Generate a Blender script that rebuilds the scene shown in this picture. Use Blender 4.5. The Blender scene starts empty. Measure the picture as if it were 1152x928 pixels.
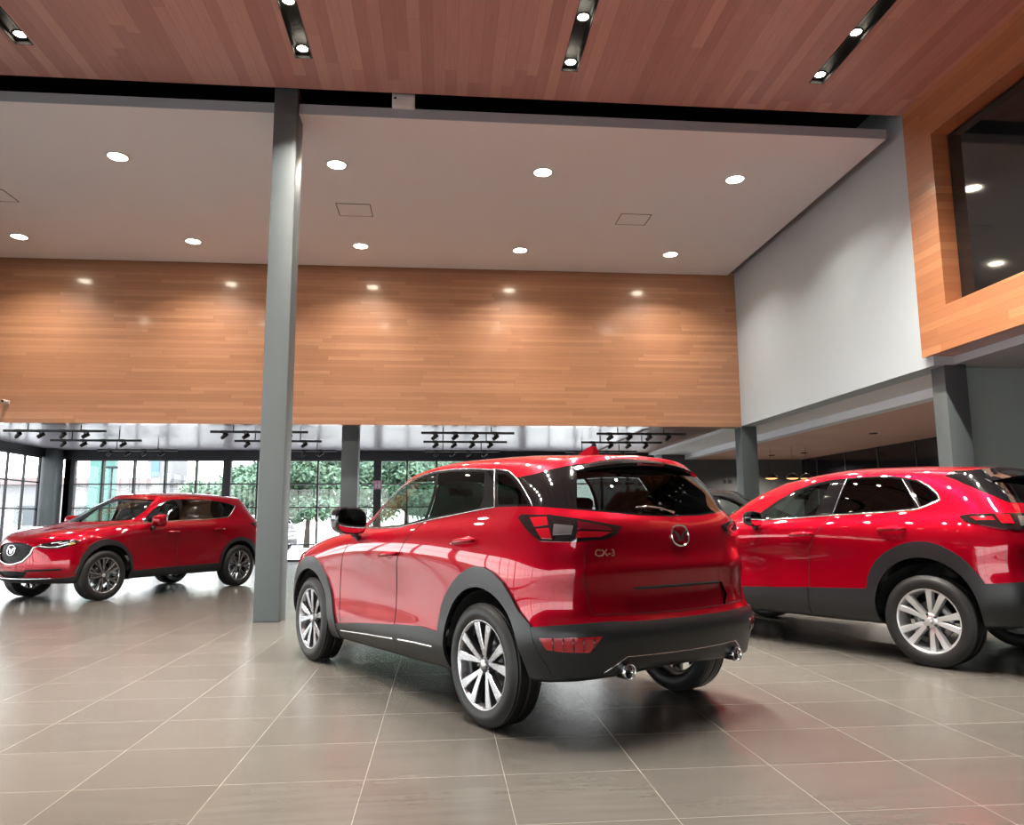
import bpy, bmesh, math, random
import numpy as np
from mathutils import Vector, Matrix
PI = math.pi
scene = bpy.context.scene
COL = scene.collection
random.seed(7)

# ------------------------------------------------------------------ helpers
def link(o, parent=None):
    COL.objects.link(o)
    if parent is not None:
        o.parent = parent
    return o

def tag(o, label=None, cat=None, group=None, kind=None):
    if label: o['label'] = label
    if cat: o['category'] = cat
    if group: o['group'] = group
    if kind: o['kind'] = kind
    return o

def empty(name, loc=(0, 0, 0), rz=0.0, parent=None):
    o = bpy.data.objects.new(name, None)
    o.empty_display_size = 0.2
    o.location = loc
    o.rotation_euler = (0, 0, rz)
    return link(o, parent)

def copy_tree(o, parent=None):
    c = o.copy()
    COL.objects.link(c)
    c.parent = parent
    for ch in list(o.children):
        copy_tree(ch, c)
    return c

class MB:
    """collects shapes and builds them as one mesh object"""
    def __init__(self):
        self.v, self.f, self.m, self.s = [], [], [], []
    def add(self, v, f, mi=0, smooth=False, M=None):
        b = len(self.v)
        for p in v:
            p = Vector(p)
            self.v.append(tuple(M @ p) if M is not None else tuple(p))
        for q in f:
            self.f.append([b + i for i in q]); self.m.append(mi); self.s.append(smooth)
        return self
    def box(self, lo, hi, mi=0, M=None):
        x0, y0, z0 = lo; x1, y1, z1 = hi
        v = [(x0, y0, z0), (x1, y0, z0), (x1, y1, z0), (x0, y1, z0), (x0, y0, z1), (x1, y0, z1), (x1, y1, z1), (x0, y1, z1)]
        f = [(0, 3, 2, 1), (4, 5, 6, 7), (0, 1, 5, 4), (1, 2, 6, 5), (2, 3, 7, 6), (3, 0, 4, 7)]
        return self.add(v, f, mi, False, M)
    def rbox(self, lo, hi, r=0.02, seg=3, mi=0, M=None):
        bm = bmesh.new()
        bmesh.ops.create_cube(bm, size=1)
        for vv in bm.verts:
            for i in range(3):
                vv.co[i] = lo[i] if vv.co[i] < 0 else hi[i]
        bmesh.ops.bevel(bm, geom=bm.edges[:], offset=r, segments=seg, profile=0.5, affect='EDGES')
        bm.verts.index_update()
        self.add([v.co.copy() for v in bm.verts], [[v.index for v in f.verts] for f in bm.faces], mi, True, M)
        bm.free(); return self
    def lathe(self, prof, n=32, axis='z', mi=0, M=None, smooth=True, close=False, a0=0.0, a1=2 * PI):
        full = abs(a1 - a0 - 2 * PI) < 1e-6
        v, f = [], []
        m = n if full else n + 1
        for i in range(m):
            a = a0 + (a1 - a0) * i / n
            for (r, h) in prof:
                c, s = r * math.cos(a), r * math.sin(a)
                v.append((c, s, h) if axis == 'z' else ((c, h, s) if axis == 'y' else (h, c, s)))
        k = len(prof)
        for i in range(n):
            j = (i + 1) % m
            for q in range(k - 1 if not close else k):
                q2 = (q + 1) % k
                f.append((i * k + q, j * k + q, j * k + q2, i * k + q2))
        return self.add(v, f, mi, smooth, M)
    def tube(self, pts, r, n=6, mi=0, M=None, cap=True):
        pts = [Vector(p) for p in pts]
        rs = r if isinstance(r, (list, tuple)) else [r] * len(pts)
        v, f = [], []
        up = None
        for i, p in enumerate(pts):
            t = (pts[min(i + 1, len(pts) - 1)] - pts[max(i - 1, 0)])
            if t.length < 1e-9: t = Vector((0, 0, 1))
            t.normalize()
            if up is None:
                up = Vector((0, 0, 1)) if abs(t.z) < .9 else Vector((1, 0, 0))
            a = t.cross(up)
            if a.length < 1e-6: a = t.orthogonal()
            a.normalize(); b = t.cross(a); up = a.cross(t) if a.cross(t).length else up
            for k in range(n):
                an = 2 * PI * k / n
                v.append(p + (a * math.cos(an) + b * math.sin(an)) * rs[i])
        for i in range(len(pts) - 1):
            for k in range(n):
                k2 = (k + 1) % n
                f.append((i * n + k, i * n + k2, (i + 1) * n + k2, (i + 1) * n + k))
        self.add(v, f, mi, True, M)
        if cap:
            self.add([v[k] for k in range(n)], [list(range(n))[::-1]], mi, False, M)
            self.add([v[(len(pts) - 1) * n + k] for k in range(n)], [list(range(n))], mi, False, M)
        return self
    def prism(self, poly, h0, h1, axis='z', mi=0, M=None, smooth=False):
        def P(a, b, h):
            return (a, b, h) if axis == 'z' else ((a, h, b) if axis == 'y' else (h, a, b))
        n = len(poly)
        v = [P(a, b, h0) for a, b in poly] + [P(a, b, h1) for a, b in poly]
        f = [list(range(n))[::-1], [n + i for i in range(n)]]
        self.add(v, f, mi, False, M)
        sf = [(i, (i + 1) % n, n + (i + 1) % n, n + i) for i in range(n)]
        return self.add(v, sf, mi, smooth, M)
    def sphere(self, c, r, mi=0, M=None, u=16, w=10):
        v, f = [], []
        rx, ry, rz = (r, r, r) if not isinstance(r, (tuple, list)) else r
        for i in range(w + 1):
            th = PI * i / w
            for j in range(u):
                ph = 2 * PI * j / u
                v.append((c[0] + rx * math.sin(th) * math.cos(ph), c[1] + ry * math.sin(th) * math.sin(ph), c[2] + rz * math.cos(th)))
        for i in range(w):
            for j in range(u):
                f.append((i * u + j, (i + 1) * u + j, (i + 1) * u + (j + 1) % u, i * u + (j + 1) % u))
        return self.add(v, f, mi, True, M)
    def build(self, name, mats, parent=None, fixn=True):
        me = bpy.data.meshes.new(name)
        me.from_pydata(self.v, [], self.f)
        for i, p in enumerate(me.polygons):
            p.material_index = self.m[i]; p.use_smooth = self.s[i]
        if not isinstance(mats, (list, tuple)): mats = [mats]
        for m in mats: me.materials.append(m)
        if fixn:
            bm = bmesh.new(); bm.from_mesh(me)
            bmesh.ops.remove_doubles(bm, verts=bm.verts[:], dist=1e-6)
            bmesh.ops.recalc_face_normals(bm, faces=bm.faces[:])
            bm.to_mesh(me); bm.free()
        o = bpy.data.objects.new(name, me)
        return link(o, parent)

# ------------------------------------------------------------------ materials
MATS = {}
def nodes(name):
    m = bpy.data.materials.new(name); m.use_nodes = True
    nt = m.node_tree
    return m, nt, nt.nodes['Principled BSDF']

def mat(name, col, rough=0.5, metal=0.0, coat=0.0, coat_r=0.03, emit=None, es=0.0, spec=None, ior=None):
    if name in MATS: return MATS[name]
    m, nt, b = nodes(name)
    b.inputs['Base Color'].default_value = (*col, 1)
    b.inputs['Roughness'].default_value = rough
    b.inputs['Metallic'].default_value = metal
    b.inputs['Coat Weight'].default_value = coat
    b.inputs['Coat Roughness'].default_value = coat_r
    if spec is not None: b.inputs['Specular IOR Level'].default_value = spec
    if ior is not None: b.inputs['IOR'].default_value = ior
    if emit:
        b.inputs['Emission Color'].default_value = (*emit, 1)
        b.inputs['Emission Strength'].default_value = es
    MATS[name] = m
    return m

def lin(r, g, b):
    f = lambda c: (c / 255 / 12.92) if c <= 10 else ((c / 255 + .055) / 1.055) ** 2.4
    return (f(r), f(g), f(b))

def glass_mat(name, tint, rough=0.0, ior=1.5):
    """thin pane: fresnel reflection over a tinted see-through layer"""
    m = bpy.data.materials.new(name); m.use_nodes = True
    nt = m.node_tree; nt.nodes.clear()
    out = nt.nodes.new('ShaderNodeOutputMaterial')
    mix = nt.nodes.new('ShaderNodeMixShader')
    fr = nt.nodes.new('ShaderNodeFresnel'); fr.inputs['IOR'].default_value = ior
    tr = nt.nodes.new('ShaderNodeBsdfTransparent'); tr.inputs['Color'].default_value = (*tint, 1)
    gl = nt.nodes.new('ShaderNodeBsdfGlossy'); gl.inputs['Roughness'].default_value = rough
    geo = nt.nodes.new('ShaderNodeNewGeometry')
    # same fresnel from both sides of the thin pane
    ad = nt.nodes.new('ShaderNodeMath'); ad.operation = 'MULTIPLY_ADD'
    ad.inputs[1].default_value = 1.0 / ior - ior; ad.inputs[2].default_value = ior
    nt.links.new(geo.outputs['Backfacing'], ad.inputs[0])
    fr2 = nt.nodes.new('ShaderNodeFresnel'); fr2.inputs['IOR'].default_value = ior
    lw = nt.nodes.new('ShaderNodeMix'); lw.data_type = 'FLOAT'
    fb = nt.nodes.new('ShaderNodeValue'); fb.outputs[0].default_value = 0.06
    nt.links.new(geo.outputs['Backfacing'], lw.inputs[0])
    nt.links.new(fr.outputs[0], lw.inputs[2]); nt.links.new(fb.outputs[0], lw.inputs[3])
    nt.links.new(lw.outputs[0], mix.inputs[0])
    nt.links.new(tr.outputs[0], mix.inputs[1]); nt.links.new(gl.outputs[0], mix.inputs[2])
    nt.links.new(mix.outputs[0], out.inputs[0])
    nt.nodes.remove(ad); nt.nodes.remove(fr2)
    MATS[name] = m
    return m
SKY, SUN, EXPO = 8.5, 3.0, -0.08
# ------------------------------------------------------------------ procedural surfaces
def plank_mat(name, c1, c2, c3, length, width, swap, rough, axis=('X', 'Z'), coat=0.0, bump=.25):
    """staggered boards with a tone of their own and a fine grain along them"""
    m, nt, b = nodes(name)
    N, Lk = nt.nodes, nt.links
    tc = N.new('ShaderNodeTexCoord'); sp = N.new('ShaderNodeSeparateXYZ'); cb = N.new('ShaderNodeCombineXYZ')
    Lk.new(tc.outputs['Object'], sp.inputs[0])
    Lk.new(sp.outputs[axis[0]], cb.inputs[0]); Lk.new(sp.outputs[axis[1]], cb.inputs[1])
    def brick(l, off):
        t = N.new('ShaderNodeTexBrick')
        t.offset = off; t.offset_frequency = 2
        t.inputs['Scale'].default_value = 1.0
        t.inputs['Brick Width'].default_value = l; t.inputs['Row Height'].default_value = width
        t.inputs['Mortar Size'].default_value = .0012; t.inputs['Mortar Smooth'].default_value = .3
        t.inputs['Bias'].default_value = 0
        t.inputs['Color1'].default_value = (0, 0, 0, 1); t.inputs['Color2'].default_value = (1, 1, 1, 1); t.inputs['Mortar'].default_value = (.35, .35, .35, 1)
        Lk.new(cb.outputs[0], t.inputs['Vector']); return t
    # rows slide by a random amount so that the joints do not line up
    row = N.new('ShaderNodeMath'); row.operation = 'DIVIDE'; row.inputs[1].default_value = width
    Lk.new(sp.outputs[axis[1]], row.inputs[0])
    fl = N.new('ShaderNodeMath'); fl.operation = 'FLOOR'; Lk.new(row.outputs[0], fl.inputs[0])
    wn = N.new('ShaderNodeTexWhiteNoise'); wn.noise_dimensions = '1D'; Lk.new(fl.outputs[0], wn.inputs['W'])
    ml = N.new('ShaderNodeMath'); ml.operation = 'MULTIPLY_ADD'; ml.inputs[1].default_value = length * 3
    Lk.new(wn.outputs['Value'], ml.inputs[0]); Lk.new(sp.outputs[axis[0]], ml.inputs[2]); Lk.new(ml.outputs[0], cb.inputs[0])
    t1 = brick(length, 0)
    # grain
    mp = N.new('ShaderNodeMapping'); mp.inputs['Scale'].default_value = (1.3, 26, 1)
    Lk.new(cb.outputs[0], mp.inputs[0])
    nz = N.new('ShaderNodeTexNoise'); nz.inputs['Scale'].default_value = 1.6; nz.inputs['Detail'].default_value = 5; nz.inputs['Distortion'].default_value = .25
    Lk.new(mp.outputs[0], nz.inputs['Vector'])
    rp = N.new('ShaderNodeValToRGB')
    rp.color_ramp.elements[0].color = (*c1, 1); rp.color_ramp.elements[1].color = (*c3, 1)
    e = rp.color_ramp.elements.new(.5); e.color = (*c2, 1)
    ad = N.new('ShaderNodeMath'); ad.operation = 'MULTIPLY_ADD'; ad.inputs[1].default_value = .55
    mn = N.new('ShaderNodeMath'); mn.operation = 'MULTIPLY'; mn.inputs[1].default_value = .45
    Lk.new(nz.outputs[0], mn.inputs[0]); Lk.new(t1.outputs['Color'], ad.inputs[0]); Lk.new(mn.outputs[0], ad.inputs[2])
    Lk.new(ad.outputs[0], rp.inputs[0]); 
    mo = N.new('ShaderNodeMix'); mo.data_type = 'RGBA'; mo.blend_type = 'MULTIPLY'; 
    Lk.new(t1.outputs['Fac'], mo.inputs[0]); Lk.new(rp.outputs[0], mo.inputs[6]); mo.inputs[7].default_value = (.45, .4, .38, 1)
    Lk.new(mo.outputs[2], b.inputs['Base Color'])
    b.inputs['Roughness'].default_value = rough
    b.inputs['Coat Weight'].default_value = coat; b.inputs['Coat Roughness'].default_value = .12
    bp = N.new('ShaderNodeBump'); bp.inputs['Strength'].default_value = bump; bp.inputs['Distance'].default_value = .004
    bs = N.new('ShaderNodeMath'); bs.operation = 'SUBTRACT'; Lk.new(t1.outputs['Color'], bs.inputs[0]); Lk.new(t1.outputs['Fac'], bs.inputs[1])
    Lk.new(bs.outputs[0], bp.inputs['Height'])
    Lk.new(bp.outputs[0], b.inputs['Normal'])
    return m

def tile_mat(name):
    m, nt, b = nodes(name)
    N, Lk = nt.nodes, nt.links
    tc = N.new('ShaderNodeTexCoord'); mp = N.new('ShaderNodeMapping')
    mp.inputs['Location'].default_value = (-.288 + 10 * .6195, -3.015 + 20 * .573, 0)
    Lk.new(tc.outputs['Object'], mp.inputs[0])
    t = N.new('ShaderNodeTexBrick'); t.offset = 0; t.offset_frequency = 2
    t.inputs['Scale'].default_value = 1; t.inputs['Brick Width'].default_value = .6195; t.inputs['Row Height'].default_value = .573
    t.inputs['Mortar Size'].default_value = .0013; t.inputs['Mortar Smooth'].default_value = .1; t.inputs['Bias'].default_value = 0
    t.inputs['Color1'].default_value = (*FLOOR_A, 1); t.inputs['Color2'].default_value = (*FLOOR_B, 1)
    t.inputs['Mortar'].default_value = (.23, .215, .19, 1)
    Lk.new(mp.outputs[0], t.inputs['Vector'])
    m2 = N.new('ShaderNodeMapping'); m2.inputs['Scale'].default_value = (1.2, 9, 1); Lk.new(tc.outputs['Object'], m2.inputs[0])
    nz = N.new('ShaderNodeTexNoise'); nz.inputs['Scale'].default_value = 2.2; nz.inputs['Detail'].default_value = 2; nz.inputs['Roughness'].default_value = .5
    Lk.new(m2.outputs[0], nz.inputs['Vector'])
    mx = N.new('ShaderNodeMix'); mx.data_type = 'RGBA'; mx.blend_type = 'OVERLAY'; mx.inputs[0].default_value = .22
    Lk.new(t.outputs['Color'], mx.inputs[6]); Lk.new(nz.outputs[0], mx.inputs[7])
    Lk.new(mx.outputs[2], b.inputs['Base Color'])
    rr = N.new('ShaderNodeMapRange'); rr.inputs[3].default_value = .245; rr.inputs[4].default_value = .255
    b.inputs['Roughness'].default_value = .25
    b.inputs['Specular IOR Level'].default_value = .40
    bp = N.new('ShaderNodeBump'); bp.inputs['Strength'].default_value = .05; bp.inputs['Distance'].default_value = .0005
    iv = N.new('ShaderNodeMath'); iv.operation = 'SUBTRACT'; iv.inputs[0].default_value = 1; Lk.new(t.outputs['Fac'], iv.inputs[1])
    return m

def plaster(name, col, rough=.6):
    m, nt, b = nodes(name)
    N, Lk = nt.nodes, nt.links
    tc = N.new('ShaderNodeTexCoord'); nz = N.new('ShaderNodeTexNoise'); nz.inputs['Scale'].default_value = 60; nz.inputs['Detail'].default_value = 3
    Lk.new(tc.outputs['Object'], nz.inputs['Vector'])
    bp = N.new('ShaderNodeBump'); bp.inputs['Strength'].default_value = .04; Lk.new(nz.outputs[0], bp.inputs['Height']); Lk.new(bp.outputs[0], b.inputs['Normal'])
    b.inputs['Base Color'].default_value = (*col, 1); b.inputs['Roughness'].default_value = rough
    return m

FLOOR_A = (.067, .062, .055); FLOOR_B = (.078, .072, .064)
M_FLOOR = tile_mat('grey_porcelain_tile')
M_WOODW = plank_mat('cedar_wall_boards', (.36, .165, .085), (.45, .21, .108), (.56, .285, .155), 1.9, .072, False, .36, ('X', 'Z'), .6)
M_WOODS = plank_mat('cedar_side_boards', (.34, .13, .060), (.45, .185, .082), (.58, .28, .130), 1.7, .105, False, .36, ('Y', 'Z'), .6)
M_WOODC = plank_mat('cedar_ceiling_boards', (.38, .18, .155), (.52, .27, .23), (.68, .395, .34), 2.6, .14, True, .45, ('Y', 'X'), .15)
M_WOODL = plank_mat('low_ceiling_boards', (.13, .05, .03), (.18, .07, .042), (.24, .10, .06), 2.2, .16, True, .5, ('X', 'Y'), .1)
M_PINKC = plank_mat('pale_ceiling_boards', (.60, .36, .29), (.66, .41, .335), (.72, .47, .385), 3.0, .9, True, .55, ('X', 'Y'), 0, .1)
M_WHITE = plaster('white_ceiling_plaster', (.85, .84, .85), .7)
M_GREYW = plaster('light_grey_wall_plaster', (.47, .53, .57), .65)
M_STEEL = plaster('blue_grey_column_paint', (.082, .098, .103), .55)
M_TEAL = plaster('grey_green_wall_paint', (.34, .40, .39), .6)
M_DARKW = plaster('charcoal_wall_paint', (.055, .057, .06), .6)
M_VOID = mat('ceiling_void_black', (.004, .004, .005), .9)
M_BLACK = mat('black_frame_metal', (.012, .012, .016), .4, metal=.4)
M_TRACK = mat('black_track_metal', (.008, .008, .009), .45)
M_LOWC = mat('white_stretch_ceiling', (.57, .535, .60), .26, spec=.6)
M_BGLASS = mat('black_glass_panel', (.01, .01, .012), .1)
M_LAMP = mat('downlight_lens', (1, .95, .85), .4, emit=(1.0, .88, .68), es=70)
M_LAMPT = mat('white_lamp_trim', (.75, .73, .70), .4)
M_SCREEN = mat('black_screen_glass', (.008, .010, .011), .06, coat=.5)
M_GLASS = glass_mat('window_glass', (.90, .94, .925), 0.0, 1.5)

def struct(o):
    o['kind'] = 'structure'; return o

def slab(name, lo, hi, m):
    return struct(MB().box(lo, hi).build(name, m))

# ------------------------------------------------------------------ room shell
XL, XR, YB, YF = -10.95, 6.17, 22.4, -9.0
slab('floor', (-14, YF - 1, -.2), (13, YB + .15, 0), M_FLOOR)
b = MB()
SLX = (-4.75, -1.65, 1.49, 4.60)
b.box((XL, YF, 6.5), (6.10, 3.6, 6.78)); b.box((XL, 8.36, 6.5), (6.10, 9.0, 6.78))
for xa, xb in zip((XL,) + tuple(x + .10 for x in SLX), tuple(x - .10 for x in SLX) + (6.10,)):
    b.box((xa, 3.6, 6.5), (xb, 8.36, 6.78))
struct(b.build('ceiling', M_WOODC))
slab('ceiling', (XL, 9.15, 6.24), (5.98, 14.95, 6.37), M_WHITE)
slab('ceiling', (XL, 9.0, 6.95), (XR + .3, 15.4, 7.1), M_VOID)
slab('trim_6', (XL, 9.138, 6.242), (5.985, 9.15, 6.372), mat('shaded_lip_grey', (.36, .42, .46), .5))  # added strip; its blue-grey colour paints in the shade on the slab lip
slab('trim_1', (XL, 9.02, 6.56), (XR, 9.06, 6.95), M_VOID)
slab('wall_inner', (XL, 15.05, 3.02), (XR, 15.35, 6.95), M_WOODW)
slab('ceiling', (XL - .4, 15.35, 3.16), (4.55, YB + .1, 3.3), M_LOWC)
slab('ceiling', (4.55, 15.35, 3.12), (XR, YB + .1, 3.3), M_WOODL)
slab('wall_right', (XR, 8.83, 3.04), (XR + .32, 15.35, 6.95), M_GREYW)
slab('ceiling', (XR + .30, 9.3, 3.045), (7.3, 15.36, 3.4), M_WHITE)
slab('ceiling', (XR + .001, 15.36, 3.045), (7.3, 22.2, 3.3), M_WHITE)
slab('trim_2', (7.22, 9.3, 2.90), (7.45, 22.2, 3.10), mat('pale_beam_paint', (.78, .78, .82), .5))
slab('ceiling', (7.45, 9.3, 2.905), (11.2, 22.2, 3.1), M_PINKC)
slab('wall_back', (6.52, 22.0, 0), (11.2, 22.3, 3.3), M_DARKW)
slab('wall_far_right', (10.85, 9.3, 0), (11.1, 22.0, 3.0), M_BGLASS)
for k in range(8):
    slab('trim_%d' % (20 + k), (10.83, 10.2 + k * 1.55, 0), (10.86, 10.22 + k * 1.55, 2.95), M_DARKW)
slab('wall_side', (6.62, 9.02, 0), (12.0, 9.3, 3.12), M_TEAL)
slab('ceiling', (6.45, YF, 3.06), (12.0, 9.02, 3.3), M_GREYW)
slab('wall_outer_right', (11.8, YF, 0), (12.0, 9.02, 3.2), M_DARKW)
slab('wall_upper_left', (XL - .2, YF, 3.15), (XL, 15.3, 6.95), M_GREYW)
# wood-clad wall with the recess for the screen
b = MB()
y0, y1, z0, z1 = 4.55, 8.42, 3.71, 5.93
b.box((6.10, YF, 3.16), (6.45, 8.95, z0)); b.box((6.10, YF, z1), (6.45, 8.95, 6.78))
b.box((6.10, y1, z0), (6.45, 8.95, z1)); b.box((6.10, YF, z0), (6.45, y0, z1)); b.box((6.36, y0, z0), (6.45, y1, z1))
struct(b.build('wall_screen', M_WOODS))
# the wall behind the viewer: solid on the right, glazed on the left
slab('wall_front', (1.5, YF - .2, 0), (12.0, YF, 6.95), M_DARKW)
slab('wall_front', (XL, YF - .2, 3.4), (1.5, YF, 6.95), M_GREYW)

# ------------------------------------------------------------------ glazing
NW = [0]
def window(a, b_, z0, z1, nb, rails, post_a=.05, post_b=.05, d=.12, glass=True, rail_t=.035):
    """one glazed field from a to b (plan points) with mullions and rails; frame and pane are its parts"""
    NW[0] += 1
    ax, ay = a; bx, by = b_
    L = math.hypot(bx - ax, by - ay); ang = math.atan2(by - ay, bx - ax)
    w = empty('window_%d' % NW[0], (ax, ay, 0), ang); struct(w)
    f = MB()
    f.box((0, -d / 2, z0), (post_a, d / 2, z1)); f.box((L - post_b, -d / 2, z0), (L, d / 2, z1))
    f.box((post_a, -d / 2, z0), (L - post_b, d / 2, z0 + .05)); f.box((post_a, -d / 2, z1 - .06), (L - post_b, d / 2, z1))
    for k in range(1, nb):
        x = L * k / nb
        f.box((x - .024, -d / 2, z0 + .05), (x + .024, d / 2, z1 - .06))
    for z in rails:
        f.box((post_a, -d * .4, z - rail_t / 2), (L - post_b, d * .4, z + rail_t / 2))
    f.build('window_frame', M_BLACK, w)
    MB().add([(post_a, 0, z0 + .05), (L - post_b, 0, z0 + .05), (L - post_b, 0, z1 - .06), (post_a, 0, z1 - .06)], [(0, 1, 2, 3)]).build('window_pane', M_GLASS, w, False)
    return w

BR = [.47, 1.53, 2.20]
sp = .888 * 22.4 / 23.3
X0 = -1.88
for k, (a, n) in enumerate(((-15, 5), (-10, 5), (-5, 5), (0, 5), (5, 5))):
    xa, xb = X0 + a * sp, X0 + (a + n) * sp
    pa = pb = .11
    if xa < -10.6: xa = -10.58; n = 5; pa = .12
    if xb < -10.6: continue
    if xb > 6.35: xb = 6.35; n = 5
    window((xa, YB), (xb, YB), 0, 2.92, n, BR, pa, pb, .14)
slab('trim_3', (XL - .3, YB - .12, 2.9), (6.5, YB + .1, 3.2), M_BLACK)
slab('trim_4', (6.36, 22.0, 0), (6.52, 22.4, 3.2), M_GREYW)
# left side: low glazing beyond the wood wall, tall glazing beside the hall
for ya, yb in ((21.75, 18.6), (18.6, 15.4)):
    window((XL, ya), (XL, yb), 0, 2.95, 4, [.47, 1.50, 2.22], .06, .06, .05)
slab('trim_5', (XL - .1, 15.3, 2.93), (XL + .06, 21.9, 3.2), M_BLACK)
for k in range(5):
    ya = 15.25 - k * 4.85
    window((XL, ya), (XL, ya - 4.85), 0, 3.15, 4, [1.0, 2.22], .09, .09)
for k in range(3):
    xa = XL + k * 4.15
    window((xa, YF), (xa + 4.15, YF), 0, 3.4, 4, [1.0, 2.22], .09, .09)

# ------------------------------------------------------------------ columns
def column(x0, x1, y0, y1, z, m=None):
    c = MB().rbox((x0, y0, 0), (x1, y1, z), .008, 2).build('column', m or M_STEEL)
    struct(c); return c
column(-2.13, -1.84, 9.05, 9.42, 6.55)
column(-2.03, -1.70, 15.45, 15.80, 3.16)
column(6.30, 6.60, 8.83, 9.09, 3.06)
column(6.16, 6.50, 15.07, 15.40, 3.05)
column(-11.02, -10.60, 21.85, 22.3, 3.2)

# ------------------------------------------------------------------ ceiling fittings
def sun_spot(loc, power, size, spread=1.9, col=(1.0, .93, .83)):
    l = bpy.data.lights.new('lamp', 'AREA'); l.shape = 'DISK'; l.size = size; l.energy = power; l.color = col; l.spread = spread
    return l
ORD = ['leftmost', 'second from the left', 'third from the left', 'fourth from the left', 'rightmost']
dl_ring = [(.125, .0), (.152, .0), (.155, -.004), (.150, -.010), (.129, -.012), (.125, -.006)]
LAMP_E = 78
n = 0
lampdata = sun_spot((0, 0, 0), LAMP_E, .24, 2.3)
lamp0 = None
def downlight(x, y, z, label, group, r=1.0):
    global lamp0
    if lamp0 is None:
        t = empty('ceiling_downlight', (x, y, z))
        MB().lathe(dl_ring, 32, 'z', close=True).build('trim_ring', M_LAMPT, t)
        MB().lathe([(0, -.004), (.126, -.004)], 32, 'z').build('lens', M_LAMP, t, False)
        lamp0 = t
    else:
        t = lamp0.copy(); COL.objects.link(t); t.location = (x, y, z)
        for ch in lamp0.children:
            if ch.type == 'MESH':
                c = ch.copy(); COL.objects.link(c); c.parent = t
    tag(t, label, 'downlight', group)
    lo = bpy.data.objects.new('lamp_light', lampdata); link(lo, t); lo.location = (0, 0, -.03)
    return t
for j, y in enumerate((10.50, 13.78)):
    for i, x in enumerate((-7.62, -4.59, -1.555, 1.45, 4.39)):
        row = 'front' if j == 0 else 'far'
        downlight(x, y, 6.24, 'round downlight in the white ceiling, %s in the %s row' % (ORD[i], 'nearer' if j == 0 else 'farther'), 'downlights in the white ceiling')
SLOT = ['far left', 'second from the left', 'third from the left', 'right-hand']
sl0 = None
lampdata2 = sun_spot((0, 0, 0), 100, .12, 1.8)
for i, x in enumerate((-4.75, -1.65, 1.49, 4.60)):
    t = empty('light_slot', (x, 8.35, 6.5))
    tag(t, 'black lighting slot in the wood ceiling, %s of the four' % SLOT[i], 'light slot', 'lighting slots in the wood ceiling')
    b = MB()
    b.box((-.0995, -4.70, -.002), (-.092, .0095, .18)); b.box((.092, -4.70, -.002), (.0995, .0095, .18)); b.box((-.092, .002, -.002), (.092, .0095, .18)); b.box((-.092, -4.70, -.002), (.092, -4.69, .18)); b.box((-.0995, -4.70, .18), (.0995, .0095, .19))
    b.build('slot_channel', M_VOID, t)
    for k in range(6):
        y = -.10 - .82 * k
        lm = MB().lathe([(.048, -.002), (.066, -.002), (.068, -.012), (.060, -.02), (.048, -.012)], 24, 'z', close=True, M=Matrix.Translation((0, y, .06)) @ Matrix.Diagonal((1.25, 1.25, 1, 1))).build('lamp_ring', M_TRACK, t)
        MB().lathe([(0, -.008), (.056, -.008)], 24, 'z', M=Matrix.Translation((0, y, .06)) @ Matrix.Diagonal((1.25, 1.25, 1, 1))).build('lamp_lens', M_LAMP, lm, False)
        lo = bpy.data.objects.new('lamp_light', lampdata2); link(lo, t); lo.location = (0, y, -.006)

M_HATCH = plaster('hatch_panel', (.85, .84, .85), .7)
def hatch(x0, x1, y0, y1, label):
    t = empty('access_hatch', ((x0 + x1) / 2, (y0 + y1) / 2, 6.24)); tag(t, label, 'access hatch', 'access hatches in the white ceiling')
    w, h = (x1 - x0) / 2, (y1 - y0) / 2
    MB().box((-w + .02, -h + .02, -.006), (w - .02, h - .02, 0)).build('hatch_panel', M_HATCH, t)
    g = .012
    MB().box((-w, -h, -.004), (-w + g, h, 0)).box((w - g, -h, -.004), (w, h, 0)).box((-w, -h, -.004), (w, -h + g, 0)).box((-w, h - g, -.004), (w, h, 0)).build('hatch_gap', M_TRACK, t)
hatch(-1.76, -1.20, 11.86, 12.37, 'square ceiling hatch between two downlights near the grey column')
hatch(2.97, 3.50, 11.91, 12.38, 'square ceiling hatch toward the right end of the white ceiling')
hatch(-7.35, -6.80, 11.75, 12.22, 'square ceiling hatch at the left edge of the picture')
t = empty('ceiling_sensor', (-.53, 9.13, 6.36)); tag(t, 'small white sensor box fixed in the dark gap above the white ceiling edge', 'sensor')
MB().rbox((-.145, -.05, .0), (.145, .02, .22), .012, 2).build('sensor_case', mat('white_plastic', (.72, .72, .70), .4), t)
MB().lathe([(0, -.004), (.016, -.004), (.018, .004)], 16, 'y', M=Matrix.Translation((-.105, -.05, .12))).build('sensor_eye', GB if False else M_TRACK, t)
t = empty('security_camera', (-8.27, 15.05, 3.41)); tag(t, 'tiny white camera on the wood wall at the far left', 'camera')
MB().rbox((-.05, -.03, -.04), (.05, 0, .04), .01, 2).build('camera_base', MATS['white_plastic'], t)
MB().lathe([(0, -.16), (.03, -.16), (.034, -.15), (.034, -.02), (0, -.02)], 16, 'y').build('camera_barrel', MATS['white_plastic'], t)
MB().lathe([(0, -.166), (.024, -.166), (.026, -.158)], 16, 'y').build('camera_lens', M_TRACK, t)

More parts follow.
